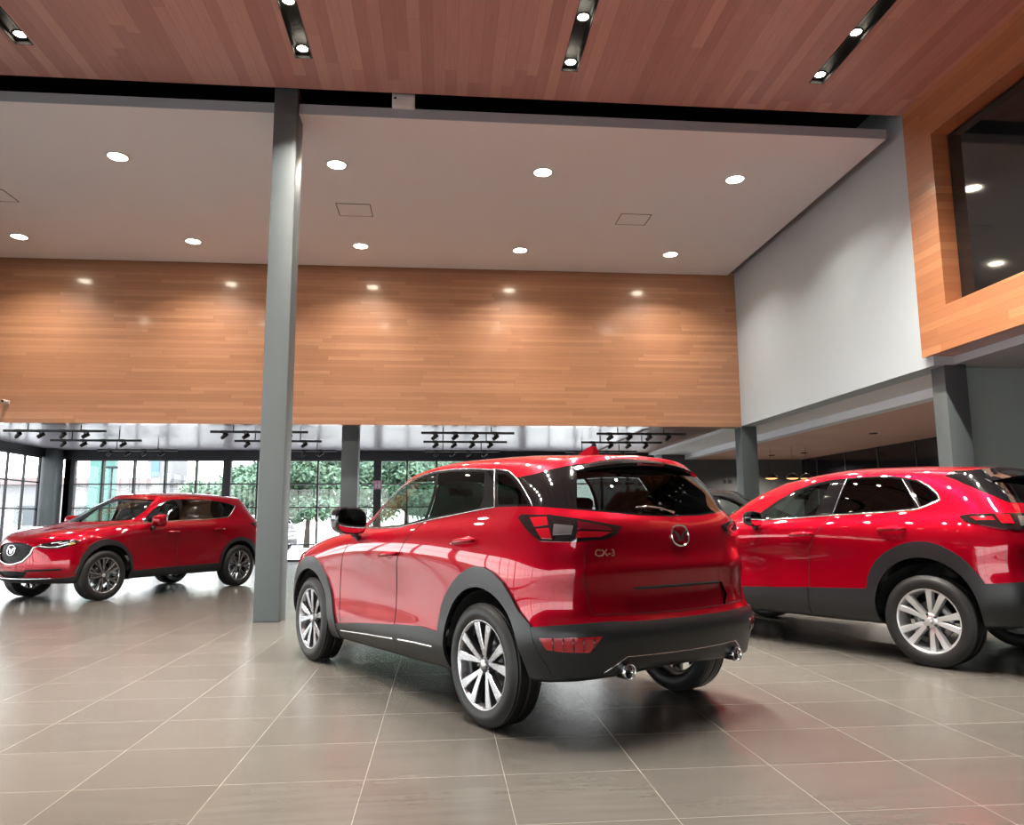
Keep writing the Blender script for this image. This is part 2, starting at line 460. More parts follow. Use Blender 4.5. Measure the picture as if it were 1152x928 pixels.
# track lights under the low ceiling
tr0 = None
ROWN = ['first row behind the wood wall', 'middle row', 'row nearest the glazing']
for r, y in enumerate((15.62, 17.42, 19.75)):
    for i, x in enumerate((-8.6, -4.66, -.44, 3.24)):
        if tr0 is None:
            t = empty('track_light', (x, y, 2.93))
            MB().box((0, -.024, -.024), (1.93, .024, .024)).build('track_rail', M_TRACK, t)
            for hx in (.45, 1.45): MB().tube([(hx, 0, .018), (hx, 0, .23)], .012, 8).build('hanger_rod', M_TRACK, t)
            for k in range(4):
                hx = .26 + .42 * k
                M = Matrix.Translation((hx, 0, -.06)) @ Matrix.Rotation(.5 if k % 2 else -.45, 4, 'Z') @ Matrix.Rotation(-.6, 4, 'Y')
                h = MB().box((hx - .05, -.02, -.03), (hx + .05, .02, .03)).tube([(hx, 0, -.02), (hx, 0, -.07)], .014, 8)
                h.lathe([(0, -.075), (.030, -.075), (.038, -.06), (.042, .07), (.036, .075), (.034, .05), (0, .05)], 20, 'x', 0, M @ Matrix.Translation((0, 0, -.035)))
                h.build('spot_head', M_TRACK, t)
            tr0 = t
        else:
            t = copy_tree(tr0); t.location = (x, y, 2.93)
        tag(t, 'black track light, %s in the %s' % (['leftmost', 'second from left', 'third from left', 'rightmost'][i], ROWN[r]), 'track light', 'track lights under the low ceiling')

# two small black downlights in the boarded ceiling on the right, plus two added
dk0 = None
RDL = bpy.data.lights.new('hall_fill', 'AREA'); RDL.shape = 'DISK'; RDL.size = .16; RDL.energy = 220; RDL.color = (1, .9, .78); RDL.spread = 2.6  # fill light added to all four fittings to brighten the boarded ceiling
for i, (x, y) in enumerate(((9.2, 20.4), (9.75, 19.6), (9.0, 15.0), (9.0, 11.5))):
    if dk0 is None:
        t = empty('recessed_fill_lamp', (x, y, 2.903))
        MB().lathe([(.05, 0), (.085, 0), (.087, -.012), (.075, -.02), (.05, -.014)], 24, 'z', close=True).build('lamp_ring', M_TRACK, t)
        MB().lathe([(0, -.006), (.055, -.006)], 24, 'z').build('lamp_lens', mat('dim_lamp_lens', (.9, .85, .75), .4, emit=(1, .88, .7), es=1.2), t, False)
        dk0 = t
    else:
        t = dk0.copy(); COL.objects.link(t); t.location = (x, y, 2.903)
        for ch in dk0.children:
            if ch.type == 'MESH':
                c = ch.copy(); COL.objects.link(c); c.parent = t
    tag(t, ['small black ceiling lamp in the boarded ceiling, left one above the pendants', 'small black ceiling lamp in the boarded ceiling, right one above the pendants', 'added fill lamp in the boarded ceiling, nearer than the pendants', 'added fill lamp in the boarded ceiling, nearest the wide column'][i], 'ceiling lamp', 'black lamps in the boarded ceiling')
    lo = bpy.data.objects.new('lamp_light', RDL); link(lo, t); lo.location = (0, 0, -.03)

# screen in the recess
t = empty('wall_screen_display', (6.36, 6.5, 4.82)); tag(t, 'large black glossy screen set into the wood wall at the upper right', 'screen')
MB().rbox((-.055, -1.90, -1.09), (0, 1.90, 1.09), .006, 2).build('screen_frame', M_TRACK, t)
MB().box((-.058, -1.86, -1.05), (-.054, 1.86, 1.05)).build('screen_glass', M_SCREEN, t)

# pendant lamps by the far bar
M_SHADE = mat('black_lamp_shade', (.01, .01, .01), .4)
M_GLOW = mat('amber_lamp_glow', (1, .6, .2), .5, emit=(1.0, .55, .16), es=2.6)
pd0 = None
for i, x in enumerate((8.08, 8.62, 8.98)):
    if pd0 is None:
        t = empty('pendant_lamp', (x, 18, 2.12))
        MB().lathe([(.012, .13), (.05, .12), (.13, .06), (.165, .0), (.155, .0), (.12, .05), (.012, .11)], 28, 'z', close=True).build('lamp_shade', M_SHADE, t)
        MB().lathe([(0, -.025), (.08, -.02), (.13, -.004), (.15, .008), (0, .03)], 28, 'z').build('lamp_diffuser', M_GLOW, t)
        MB().tube([(0, 0, .12), (0, 0, .785)], .003, 6).build('lamp_cord', M_SHADE, t)
        pd0 = t
    else:
        t = copy_tree(pd0); t.location = (x, 18, 2.12)
    tag(t, ['amber pendant lamp beside the small column, leftmost of the three', 'amber pendant lamp in the middle of the three by the red car roof', 'amber pendant lamp just above the red car roof, rightmost'][i], 'pendant lamp', 'amber pendant lamps')
so0 = None
for i, x in enumerate((8.42, 8.58)):
    t = empty('wall_outlet', (x, 22.0, 2.26)); tag(t, ['left black plate of the pair on the charcoal wall', 'right black plate of the pair on the charcoal wall'][i], 'wall plate', 'black plates on the charcoal wall')
    MB().rbox((-.05, -.02, -.07), (.05, 0, .07), .008, 2).build('cover_plate', M_TRACK, t)
    MB().box((-.02, -.024, -.03), (.02, -.019, .03)).build('switch', M_VOID, t)
t = empty('post_sign', (-1.87, YB - .085, 2.17)); tag(t, 'small pink sign with two white figures on the dark window post', 'sign')
MB().box((-.125, -.006, -.125), (.125, 0, .125)).build('sign_plate', mat('pink_sign', (.62, .34, .44), .5), t)
g = MB()
for x in (-.045, .045):
    g.prism([(x - .022, -.08), (x + .022, -.08), (x + .028, .03), (x - .028, .03)], -.009, -.005, 'y')
    g.lathe([(0, -.009), (.022, -.009), (.022, -.005)], 12, 'y', M=Matrix.Translation((x, 0, .06)))
g.build('sign_figures', mat('white_print', (.85, .82, .84), .5), t)
# two low dark lounge chairs by the charcoal wall
ch0 = None
for i, (x, y) in enumerate(((6.9, 19.0), (8.0, 19.3))):
    if ch0 is None:
        t = empty('lounge_chair', (x, y, 0), .5)
        MB().rbox((-.33, -.32, .30), (.33, .32, .45), .05, 3).build('seat', SEATC if False else mat('black_chair_fabric', (.012, .012, .012), .8), t)
        MB().rbox((-.33, .24, .40), (.33, .36, .98), .05, 3).build('backrest', MATS['black_chair_fabric'], t)
        for s in (-1, 1): MB().rbox((s * .36 - .04, -.3, .30), (s * .36 + .04, .34, .62), .03, 2).build('armrest', MATS['black_chair_fabric'], t)
        for sx in (-1, 1):
            for sy in (-1, 1): MB().tube([(sx * .26, sy * .25, .32), (sx * .30, sy * .28, 0)], [.02, .013], 8).build('leg', M_TRACK, t)
        ch0 = t
    else:
        t = copy_tree(ch0); t.location = (x, y, 0)
    tag(t, ['low black lounge chair before the charcoal wall, left one', 'low black lounge chair before the charcoal wall, next to the small column'][i], 'chair', 'lounge chairs by the charcoal wall')
# ------------------------------------------------------------------ car bodies
def ring(xr, br, rr, yr, Y, xf, bf, rf, yf, Z):
    x3, x10 = xr + br + rr, xf - bf - rf
    fr = [0, .12, .28, .45, .62, .78, .9, 1]
    P = [(xr, 0), (xr + .18 * br, .52 * yr), (xr + br, yr)]
    P += [(x3 + (x10 - x3) * fr[i], Y[i]) for i in range(8)]
    P += [(xf - bf, yf), (xf - .18 * bf, .52 * yf), (xf, 0)]
    zk = [0, 3, 5, 7, 10, 13]
    return [(p[0], p[1], float(np.interp(i, zk, Z))) for i, p in enumerate(P)]

def bsp(P, sub, padA, padB):
    """uniform cubic B-spline rows through (nearly) the given points"""
    P = np.asarray(P, float)
    def ext(D): return np.concatenate([[padA(D)], D, [padB(D)]])
    def smooth(D):
        E = ext(D); return (E[:-2] + 4 * E[1:-1] + E[2:]) / 6
    Q = P.copy()
    for _ in range(1):
        Q = Q + 0.7 * (P - smooth(Q))
    E = ext(Q); out = []
    n = len(P)
    for i in range(n - 1):
        a, b, c, d = E[i], E[i + 1], E[i + 2], (E[i + 3])
        for k in range(sub):
            t = k / sub
            out.append(((1 - t) ** 3 * a + (3 * t ** 3 - 6 * t * t + 4) * b + (-3 * t ** 3 + 3 * t * t + 3 * t + 1) * c + t ** 3 * d) / 6)
    out.append(smooth(Q)[-1])
    return np.array(out)

def body_bm(rings, sk=6, st=8):
    mir = np.array([1, -1, 1.0])
    # along the ring (mirror at both ends)
    rows = [bsp(r, st, lambda D: D[1] * mir, lambda D: D[-2] * mir) for r in rings]
    G = np.array(rows)                       # K x T x 3
    cols = [bsp(G[:, t], sk, lambda D: D[1] * mir, lambda D: D[-2] * mir) for t in range(G.shape[1])]
    G = np.array(cols).transpose(1, 0, 2)    # K' x T'
    K, T = G.shape[:2]
    bm = bmesh.new()
    for s in (1, -1):
        V = [[bm.verts.new((G[k, t, 0], s * max(G[k, t, 1], 0), G[k, t, 2])) for t in range(T)] for k in range(K)]
        for k in range(K - 1):
            for t in range(T - 1):
                q = [V[k][t], V[k][t + 1], V[k + 1][t + 1], V[k + 1][t]]
                try: bm.faces.new(q if s < 0 else q[::-1])
                except ValueError: pass
    bmesh.ops.remove_doubles(bm, verts=bm.verts[:], dist=3e-4)
    bmesh.ops.dissolve_degenerate(bm, edges=bm.edges[:], dist=1e-5)
    bm.normal_update()
    L = bm.verts.layers.float_vector.new('nrm')
    for v in bm.verts: v[L] = v.normal
    return bm

def inpoly(a, b, poly):
    c = False; j = len(poly) - 1
    for i in range(len(poly)):
        xi, yi = poly[i]; xj, yj = poly[j]
        if (yi > b) != (yj > b) and a < (xj - xi) * (b - yi) / (yj - yi) + xi: c = not c
        j = i
    return c

def cut(bm, poly, ax, pred):
    """score the surface along a polygon seen along one axis; returns the faces inside"""
    i, j = ax
    a0, a1 = min(p[0] for p in poly), max(p[0] for p in poly)
    b0, b1 = min(p[1] for p in poly), max(p[1] for p in poly)
    def bb(f):
        A = [v.co[i] for v in f.verts]; B = [v.co[j] for v in f.verts]
        return min(A), max(A), min(B), max(B)
    cand = []
    for f in bm.faces:
        q = bb(f)
        if q[1] >= a0 and q[0] <= a1 and q[3] >= b0 and q[2] <= b1 and pred(f.calc_center_median(), f.normal): cand.append(f)
    cand = set(cand)
    n = len(poly)
    for k in range(n):
        p, q = poly[k], poly[(k + 1) % n]
        e0, e1 = min(p[0], q[0]) - 1e-4, max(p[0], q[0]) + 1e-4
        g0, g1 = min(p[1], q[1]) - 1e-4, max(p[1], q[1]) + 1e-4
        sel = []
        for f in cand:
            w = bb(f)
            if w[1] >= e0 and w[0] <= e1 and w[3] >= g0 and w[2] <= g1: sel.append(f)
        if not sel: continue
        co = Vector((0, 0, 0)); co[i], co[j] = p
        no = Vector((0, 0, 0)); no[i], no[j] = -(q[1] - p[1]), q[0] - p[0]
        if no.length < 1e-9: continue
        es = set(); vs = set()
        for f in sel:
            es.update(f.edges); vs.update(f.verts)
        r = bmesh.ops.bisect_plane(bm, geom=list(vs) + list(es) + sel, dist=1e-5, plane_co=co, plane_no=no.normalized())
        for g in r['geom']:
            if isinstance(g, bmesh.types.BMFace): cand.add(g)
        cand = {f for f in cand if f.is_valid}
    res = []
    for f in cand:
        c = f.calc_center_median()
        if pred(c, f.normal) and inpoly(c[i], c[j], poly): res.append(f)
    return res

def piece(bm, faces, name, mt, parent, off=0.0, thick=0.0, back=0.006, delete=True):
    """lift faces out of the body surface into a part of their own"""
    L = bm.verts.layers.float_vector['nrm']
    vs = {}; vv = []; nn = []
    for f in faces:
        for v in f.verts:
            if v not in vs:
                vs[v] = len(vv); n = Vector(v[L]); 
                if n.length > 1e-6: n.normalize()
                vv.append(v.co + n * (off + thick)); nn.append(n)
    ff = [[vs[v] for v in f.verts] for f in faces]
    fs = set(faces); nb = len(vv); rim = []
    if thick > 0:
        for f in faces:
            for l in f.loops:
                e = l.edge
                if sum(1 for g in e.link_faces if g in fs) == 1:
                    a, b = l.vert, l.link_loop_next.vert
                    na, nbv = nn[vs[a]], nn[vs[b]]
                    pa, pb = vv[vs[a]], vv[vs[b]]
                    qa, qb = a.co + na * (off - back), b.co + nbv * (off - back)
                    k = len(vv)
                    fn = (pb - pa).cross(na)
                    if fn.length > 1e-9: fn.normalize()
                    vv += [pa.copy(), pb.copy(), qb, qa]; nn += [fn] * 4
                    rim.append([k + 1, k, k + 3, k + 2])
    me = bpy.data.meshes.new(name)
    me.from_pydata([tuple(v) for v in vv], [], ff + rim)
    for p in me.polygons: p.use_smooth = True
    me.materials.append(mt)
    me.normals_split_custom_set_from_vertices([tuple(n) for n in nn])
    o = link(bpy.data.objects.new(name, me), parent)
    if delete:
        bmesh.ops.delete(bm, geom=list(fs), context='FACES')
    return o

def side_pred(s):
    return lambda c, n: c.y * s > 0.3 and n.y * s > 0.12

def arc(cx, cz, r, a0, a1, n, rz=None):
    rz = rz or r
    return [(cx + r * math.cos(math.radians(a0 + (a1 - a0) * i / n)), cz + rz * math.sin(math.radians(a0 + (a1 - a0) * i / n))) for i in range(n + 1)]

CX3_RINGS = [
 [(x, 0.0, z) for x, z in zip(np.linspace(-.60, 3.15, 14), [.34, .33, .32, .30, .28, .26, .25, .24, .24, .24, .24, .24, .23, .22])],
 ring(-.62, .05, .15, .60, [.70]*8, 3.15, .10, .15, .60, [.35, .30, .24, .23, .23, .22]),
 ring(-.73, .09, .18, .64, [.79, .81, .80, .79, .79, .80, .81, .77], 3.31, .15, .20, .62, [.372, .35, .26, .25, .25, .22]),
 ring(-.765, .10, .20, .66, [.846, .863, .853, .846, .846, .853, .866, .83], 3.38, .15, .22, .64, [.46, .46, .38, .37, .40, .36]),
 ring(-.792, .10, .20, .665, [.848, .866, .845, .828, .828, .85, .868, .83], 3.41, .16, .22, .65, [.562, .565, .53, .51, .53, .50]),
 ring(-.738, .10, .20, .655, [.838, .864, .845, .825, .825, .85, .868, .83], 3.415, .17, .22, .65, [.645, .655, .63, .61, .62, .58]),
 ring(-.74, .10, .20, .65, [.835, .864, .85, .835, .833, .855, .867, .825], 3.41, .17, .22, .64, [.79, .79, .76, .735, .72, .66]),
 ring(-.762, .11, .20, .645, [.828, .86, .858, .85, .848, .858, .862, .81], 3.40, .18, .22, .62, [.875, .88, .855, .83, .80, .72]),
 ring(-.738, .11, .20, .64, [.815, .848, .858, .858, .855, .855, .845, .78], 3.35, .18, .22, .60, [.94, .97, .94, .91, .865, .79]),
 ring(-.73, .10, .20, .63, [.785, .815, .832, .838, .836, .826, .785, .71], 3.20, .18, .20, .56, [1.06, 1.08, 1.05, 1.01, .95, .87]),
 ring(-.705, .10, .20, .61, [.757, .778, .795, .803, .80, .785, .735, .65], 2.90, .16, .18, .50, [1.125, 1.155, 1.12, 1.06, 1.01, .955]),
 ring(-.67, .10, .18, .58, [.735, .752, .765, .775, .77, .752, .70, .66], 2.45, .22, .20, .50, [1.17, 1.21, 1.175, 1.105, 1.075, 1.06]),
 ring(-.585, .09, .14, .55, [.675, .695, .712, .72, .72, .70, .655, .62], 1.99, .15, .17, .50, [1.32, 1.33, 1.32, 1.295, 1.285, 1.305]),
 ring(-.47, .07, .12, .51, [.59, .63, .655, .665, .665, .65, .61, .57], 1.62, .10, .12, .48, [1.455, 1.43, 1.455, 1.46, 1.44, 1.455]),
 ring(-.43, .05, .10, .44, [.51, .55, .575, .585, .585, .57, .53, .50], 1.54, .08, .09, .42, [1.50, 1.48, 1.51, 1.52, 1.485, 1.485]),
 ring(-.41, .03, .06, .25, [.28, .30, .31, .31, .31, .31, .29, .27], 1.50, .05, .06, .22, [1.515, 1.515, 1.545, 1.56, 1.53, 1.515]),
 [(x, 0.0, z) for x, z in zip(np.linspace(-.41, 1.49, 14), [1.52, 1.523, 1.526, 1.53, 1.54, 1.55, 1.558, 1.565, 1.568, 1.566, 1.556, 1.541, 1.525, 1.505])],
]
CX30_RINGS = [
 [(x, 0.0, z) for x, z in zip(np.linspace(-.60, 3.25, 14), [.36, .35, .34, .32, .30, .29, .28, .28, .28, .27, .27, .26, .25, .24])],
 ring(-.62, .05, .15, .60, [.72]*8, 3.25, .10, .15, .60, [.37, .32, .28, .28, .26, .24]),
 ring(-.735, .07, .17, .67, [.81, .84, .83, .82, .82, .83, .835, .79], 3.40, .15, .20, .64, [.42, .38, .31, .31, .30, .26]),
 ring(-.775, .08, .18, .70, [.872, .89, .875, .865, .865, .875, .89, .85], 3.47, .15, .22, .66, [.50, .48, .42, .42, .42, .38]),
 ring(-.785, .08, .18, .70, [.872, .893, .87, .855, .855, .875, .893, .85], 3.50, .16, .22, .67, [.66, .63, .56, .54, .56, .52]),
 ring(-.75, .08, .18, .70, [.868, .893, .87, .848, .848, .875, .893, .85], 3.505, .17, .22, .67, [.75, .73, .67, .65, .65, .60]),
 ring(-.75, .08, .18, .695, [.865, .893, .875, .852, .852, .88, .892, .845], 3.50, .17, .22, .66, [.85, .84, .80, .77, .75, .68]),
 ring(-.772, .09, .18, .69, [.86, .89, .882, .872, .872, .882, .888, .83], 3.49, .18, .22, .64, [.94, .93, .90, .88, .84, .75]),
 ring(-.755, .09, .18, .68, [.848, .876, .882, .882, .88, .88, .872, .80], 3.44, .18, .22, .62, [1.00, 1.02, .99, .965, .91, .82]),
 ring(-.74, .09, .19, .66, [.815, .845, .857, .862, .862, .85, .81, .73], 3.27, .18, .20, .57, [1.09, 1.11, 1.08, 1.05, .99, .90]),
 ring(-.71, .09, .20, .63, [.782, .803, .82, .826, .825, .81, .76, .68], 2.96, .16, .18, .52, [1.155, 1.175, 1.145, 1.10, 1.04, .99]),
 ring(-.68, .10, .20, .60, [.755, .776, .795, .803, .80, .78, .725, .69], 2.50, .22, .20, .52, [1.20, 1.23, 1.195, 1.145, 1.11, 1.09]),
 ring(-.56, .10, .20, .56, [.68, .71, .735, .748, .746, .73, .68, .64], 2.05, .15, .17, .52, [1.36, 1.37, 1.36, 1.335, 1.32, 1.33]),
 ring(-.42, .08, .16, .52, [.60, .64, .67, .685, .685, .67, .63, .59], 1.66, .10, .12, .50, [1.49, 1.47, 1.485, 1.485, 1.435, 1.445]),
 ring(-.38, .06, .12, .45, [.52, .56, .588, .60, .60, .588, .55, .52], 1.58, .08, .09, .44, [1.525, 1.515, 1.54, 1.545, 1.475, 1.48]),
 ring(-.36, .03, .06, .25, [.28, .30, .32, .32, .32, .32, .30, .28], 1.54, .05, .06, .24, [1.54, 1.545, 1.575, 1.585, 1.515, 1.50]),
 [(x, 0.0, z) for x, z in zip(np.linspace(-.36, 1.53, 14), [1.545, 1.55, 1.555, 1.56, 1.57, 1.58, 1.588, 1.594, 1.594, 1.589, 1.575, 1.551, 1.527, 1.503])],
]
CX5_RINGS = [
 [(x, 0.0, z) for x, z in zip(np.linspace(-.70, 3.25, 14), [.36, .35, .34, .32, .30, .29, .28, .28, .28, .27, .27, .26, .26, .26])],
 ring(-.60, .05, .15, .60, [.74]*8, 3.22, .10, .15, .58, [.37, .32, .28, .28, .27, .27]),
 ring(-.70, .07, .17, .68, [.83, .865, .86, .85, .85, .86, .86, .80], 3.42, .17, .20, .62, [.42, .38, .31, .31, .31, .29]),
 ring(-.73, .08, .18, .72, [.895, .915, .90, .89, .89, .90, .915, .86], 3.51, .20, .22, .64, [.50, .48, .42, .42, .42, .38]),
 ring(-.74, .08, .18, .72, [.895, .918, .895, .88, .88, .90, .918, .86], 3.53, .21, .22, .65, [.66, .63, .56, .54, .56, .50]),
 ring(-.71, .08, .18, .72, [.892, .918, .895, .875, .875, .90, .918, .86], 3.53, .22, .22, .65, [.75, .73, .67, .65, .65, .58]),
 ring(-.71, .08, .18, .715, [.89, .918, .90, .88, .88, .905, .916, .85], 3.53, .23, .22, .64, [.86, .85, .81, .79, .77, .68]),
 ring(-.73, .09, .18, .71, [.885, .914, .907, .90, .90, .91, .912, .84], 3.52, .24, .22, .62, [.97, .96, .93, .91, .87, .78]),
 ring(-.72, .09, .18, .70, [.872, .90, .907, .908, .906, .905, .895, .81], 3.49, .25, .22, .60, [1.04, 1.06, 1.03, 1.01, .95, .88]),
 ring(-.70, .09, .19, .68, [.838, .87, .882, .888, .888, .875, .84, .76], 3.36, .24, .20, .56, [1.13, 1.14, 1.11, 1.09, 1.04, .955]),
 ring(-.67, .09, .20, .65, [.80, .825, .842, .85, .85, .835, .79, .72], 3.04, .18, .18, .52, [1.20, 1.205, 1.17, 1.14, 1.085, 1.04]),
 ring(-.63, .10, .20, .62, [.775, .797, .815, .823, .82, .80, .75, .71], 2.58, .22, .20, .54, [1.25, 1.25, 1.215, 1.175, 1.14, 1.13]),
 ring(-.54, .10, .20, .58, [.70, .725, .75, .763, .762, .745, .70, .66], 2.13, .15, .17, .54, [1.41, 1.39, 1.385, 1.37, 1.36, 1.375]),
 ring(-.42, .08, .16, .55, [.62, .655, .685, .70, .70, .685, .65, .61], 1.74, .10, .12, .52, [1.55, 1.51, 1.525, 1.53, 1.505, 1.515]),
 ring(-.38, .06, .12, .47, [.54, .575, .60, .615, .615, .60, .57, .54], 1.66, .08, .09, .46, [1.59, 1.565, 1.585, 1.595, 1.565, 1.565]),
 ring(-.36, .03, .06, .26, [.29, .31, .33, .33, .33, .33, .31, .29], 1.62, .05, .06, .25, [1.605, 1.60, 1.63, 1.64, 1.605, 1.59]),
 [(x, 0.0, z) for x, z in zip(np.linspace(-.36, 1.61, 14), [1.61, 1.613, 1.617, 1.622, 1.63, 1.638, 1.643, 1.648, 1.648, 1.644, 1.635, 1.622, 1.61, 1.595])],
]
# ------------------------------------------------------------------ car parts
from mathutils.bvhtree import BVHTree
SX = (Vector((1, 0, 0)), Vector((0, 0, 1)))            # seen from the side
RX = (Vector((0, 1, 0)), Vector((0, 0, 1)))            # seen from the rear or front
TX = (Vector((1, 0, 0)), Vector((0, 1, 0)))            # seen from above
def QR(s): return (Vector((1, s, 0)).normalized(), Vector((0, 0, 1)))     # rear corner
def QF(s): return (Vector((1, -s, 0)).normalized(), Vector((0, 0, 1)))    # front corner
def uq(pts): return [((x + y) / 2 ** .5, z) for x, y, z in pts]
def uf(pts): return [((x - y) / 2 ** .5, z) for x, y, z in pts]

def cutv(bm, poly, AB, pred):
    A, B = AB
    a0, a1 = min(p[0] for p in poly), max(p[0] for p in poly)
    b0, b1 = min(p[1] for p in poly), max(p[1] for p in poly)
    def bb(f):
        P = [v.co.dot(A) for v in f.verts]; Q = [v.co.dot(B) for v in f.verts]
        return min(P), max(P), min(Q), max(Q)
    cand = set()
    for f in bm.faces:
        q = bb(f)
        if q[1] >= a0 and q[0] <= a1 and q[3] >= b0 and q[2] <= b1 and pred(f.calc_center_median(), f.normal): cand.add(f)
    n = len(poly)
    for k in range(n):
        p, q = poly[k], poly[(k + 1) % n]
        e0, e1 = min(p[0], q[0]) - 1e-4, max(p[0], q[0]) + 1e-4
        g0, g1 = min(p[1], q[1]) - 1e-4, max(p[1], q[1]) + 1e-4
        sel = []
        for f in cand:
            w = bb(f)
            if w[1] >= e0 and w[0] <= e1 and w[3] >= g0 and w[2] <= g1: sel.append(f)
        if not sel: continue
        co = A * p[0] + B * p[1]
        no = A * (-(q[1] - p[1])) + B * (q[0] - p[0])
        if no.length < 1e-9: continue
        es = set(); vs = set()
        for f in sel: es.update(f.edges); vs.update(f.verts)
        r = bmesh.ops.bisect_plane(bm, geom=list(vs) + list(es) + sel, dist=1e-5, plane_co=co, plane_no=no.normalized())
        for g in r['geom']:
            if isinstance(g, bmesh.types.BMFace): cand.add(g)
        cand = {f for f in cand if f.is_valid}
    res = []
    for f in cand:
        c = f.calc_center_median()
        if pred(c, f.normal) and inpoly(c.dot(A), c.dot(B), poly): res.append(f)
    return res

def paint_mat(name, base, deep=(.02, .02, .022)):
    m, nt, b = nodes(name)
    g = nt.nodes.new('ShaderNodeNewGeometry')
    mx = nt.nodes.new('ShaderNodeMix'); mx.data_type = 'RGBA'
    mx.inputs[6].default_value = (*base, 1); mx.inputs[7].default_value = (*deep, 1)
    nt.links.new(g.outputs['Backfacing'], mx.inputs[0])          # unpainted inside of the panel
    nt.links.new(mx.outputs[2], b.inputs['Base Color'])
    b.inputs['Metallic'].default_value = .5
    b.inputs['Roughness'].default_value = .33
    b.inputs['Coat Weight'].default_value = 1.0
    b.inputs['Coat Roughness'].default_value = .015
    b.inputs['Coat IOR'].default_value = 1.5
    b.inputs['Specular IOR Level'].default_value = 0.0
    return m

RED = paint_mat('red_car_paint', (.275, .001, .010))
WHITEP = paint_mat('pale_car_paint', (.22, .22, .225))
GREYP = paint_mat('grey_car_paint', (.05, .05, .05))
CLAD = mat('grey_cladding_plastic', (.0085, .0095, .011), .38, spec=.45)
SILL = mat('black_sill_plastic', (.012, .012, .014), .4)
GBLK = mat('gloss_black', (.006, .006, .007), .06, coat=.6)
RUB = mat('tyre_rubber', (.007, .007, .0075), .5, spec=.4)
GRIL = mat('grille_mesh_black', (.004, .004, .005), .5, spec=.15)
CHR = mat('chrome', (.85, .86, .88), .07, metal=1)
SATIN = mat('satin_metal', (.62, .63, .65), .25, metal=1)
MACH = mat('machined_alloy', (.44, .44, .46), .27, metal=1)
SMOKE = mat('smoked_lamp_optics', (.22, .21, .22), .15, metal=.6, coat=1)
RIMS = mat('silver_rim_paint', (.62, .63, .65), .32, metal=.75, coat=.4)
RIMD = mat('dark_rim_pocket', (.02, .02, .022), .3, metal=.3, coat=.5)
DARK = mat('underbody_black', (.006, .006, .007), .8)
TRIM = mat('cabin_trim', (.02, .02, .022), .7)
SEAT = mat('dark_seat_leather', (.03, .028, .027), .55)
SEATL = mat('light_seat_leather', (.45, .42, .38), .55)
REDL = mat('red_lamp_lens', (.35, .004, .012), .08, coat=1)
REDD = mat('dark_red_lamp_lens', (.10, .004, .010), .08, coat=1)
CLRL = mat('clear_lamp_optics', (.75, .77, .8), .12, metal=.7, coat=1)
LAMPB = mat('smoked_lamp_lens', (.012, .008, .009), .05, coat=1)
AMBER = mat('amber_lamp_lens', (.8, .35, .02), .15, coat=1)
DISC = mat('brake_disc_steel', (.3, .3, .31), .35, metal=1)
WGL = glass_mat('light_window_glass', (.62, .70, .66), 0.0, 1.55)
WGD = glass_mat('privacy_window_glass', (.035, .04, .04), 0.0, 1.55)
WGR = glass_mat('rear_window_glass', (.09, .105, .105), 0.0, 1.55)
MIRG = mat('mirror_glass', (.7, .72, .75), .02, metal=1)

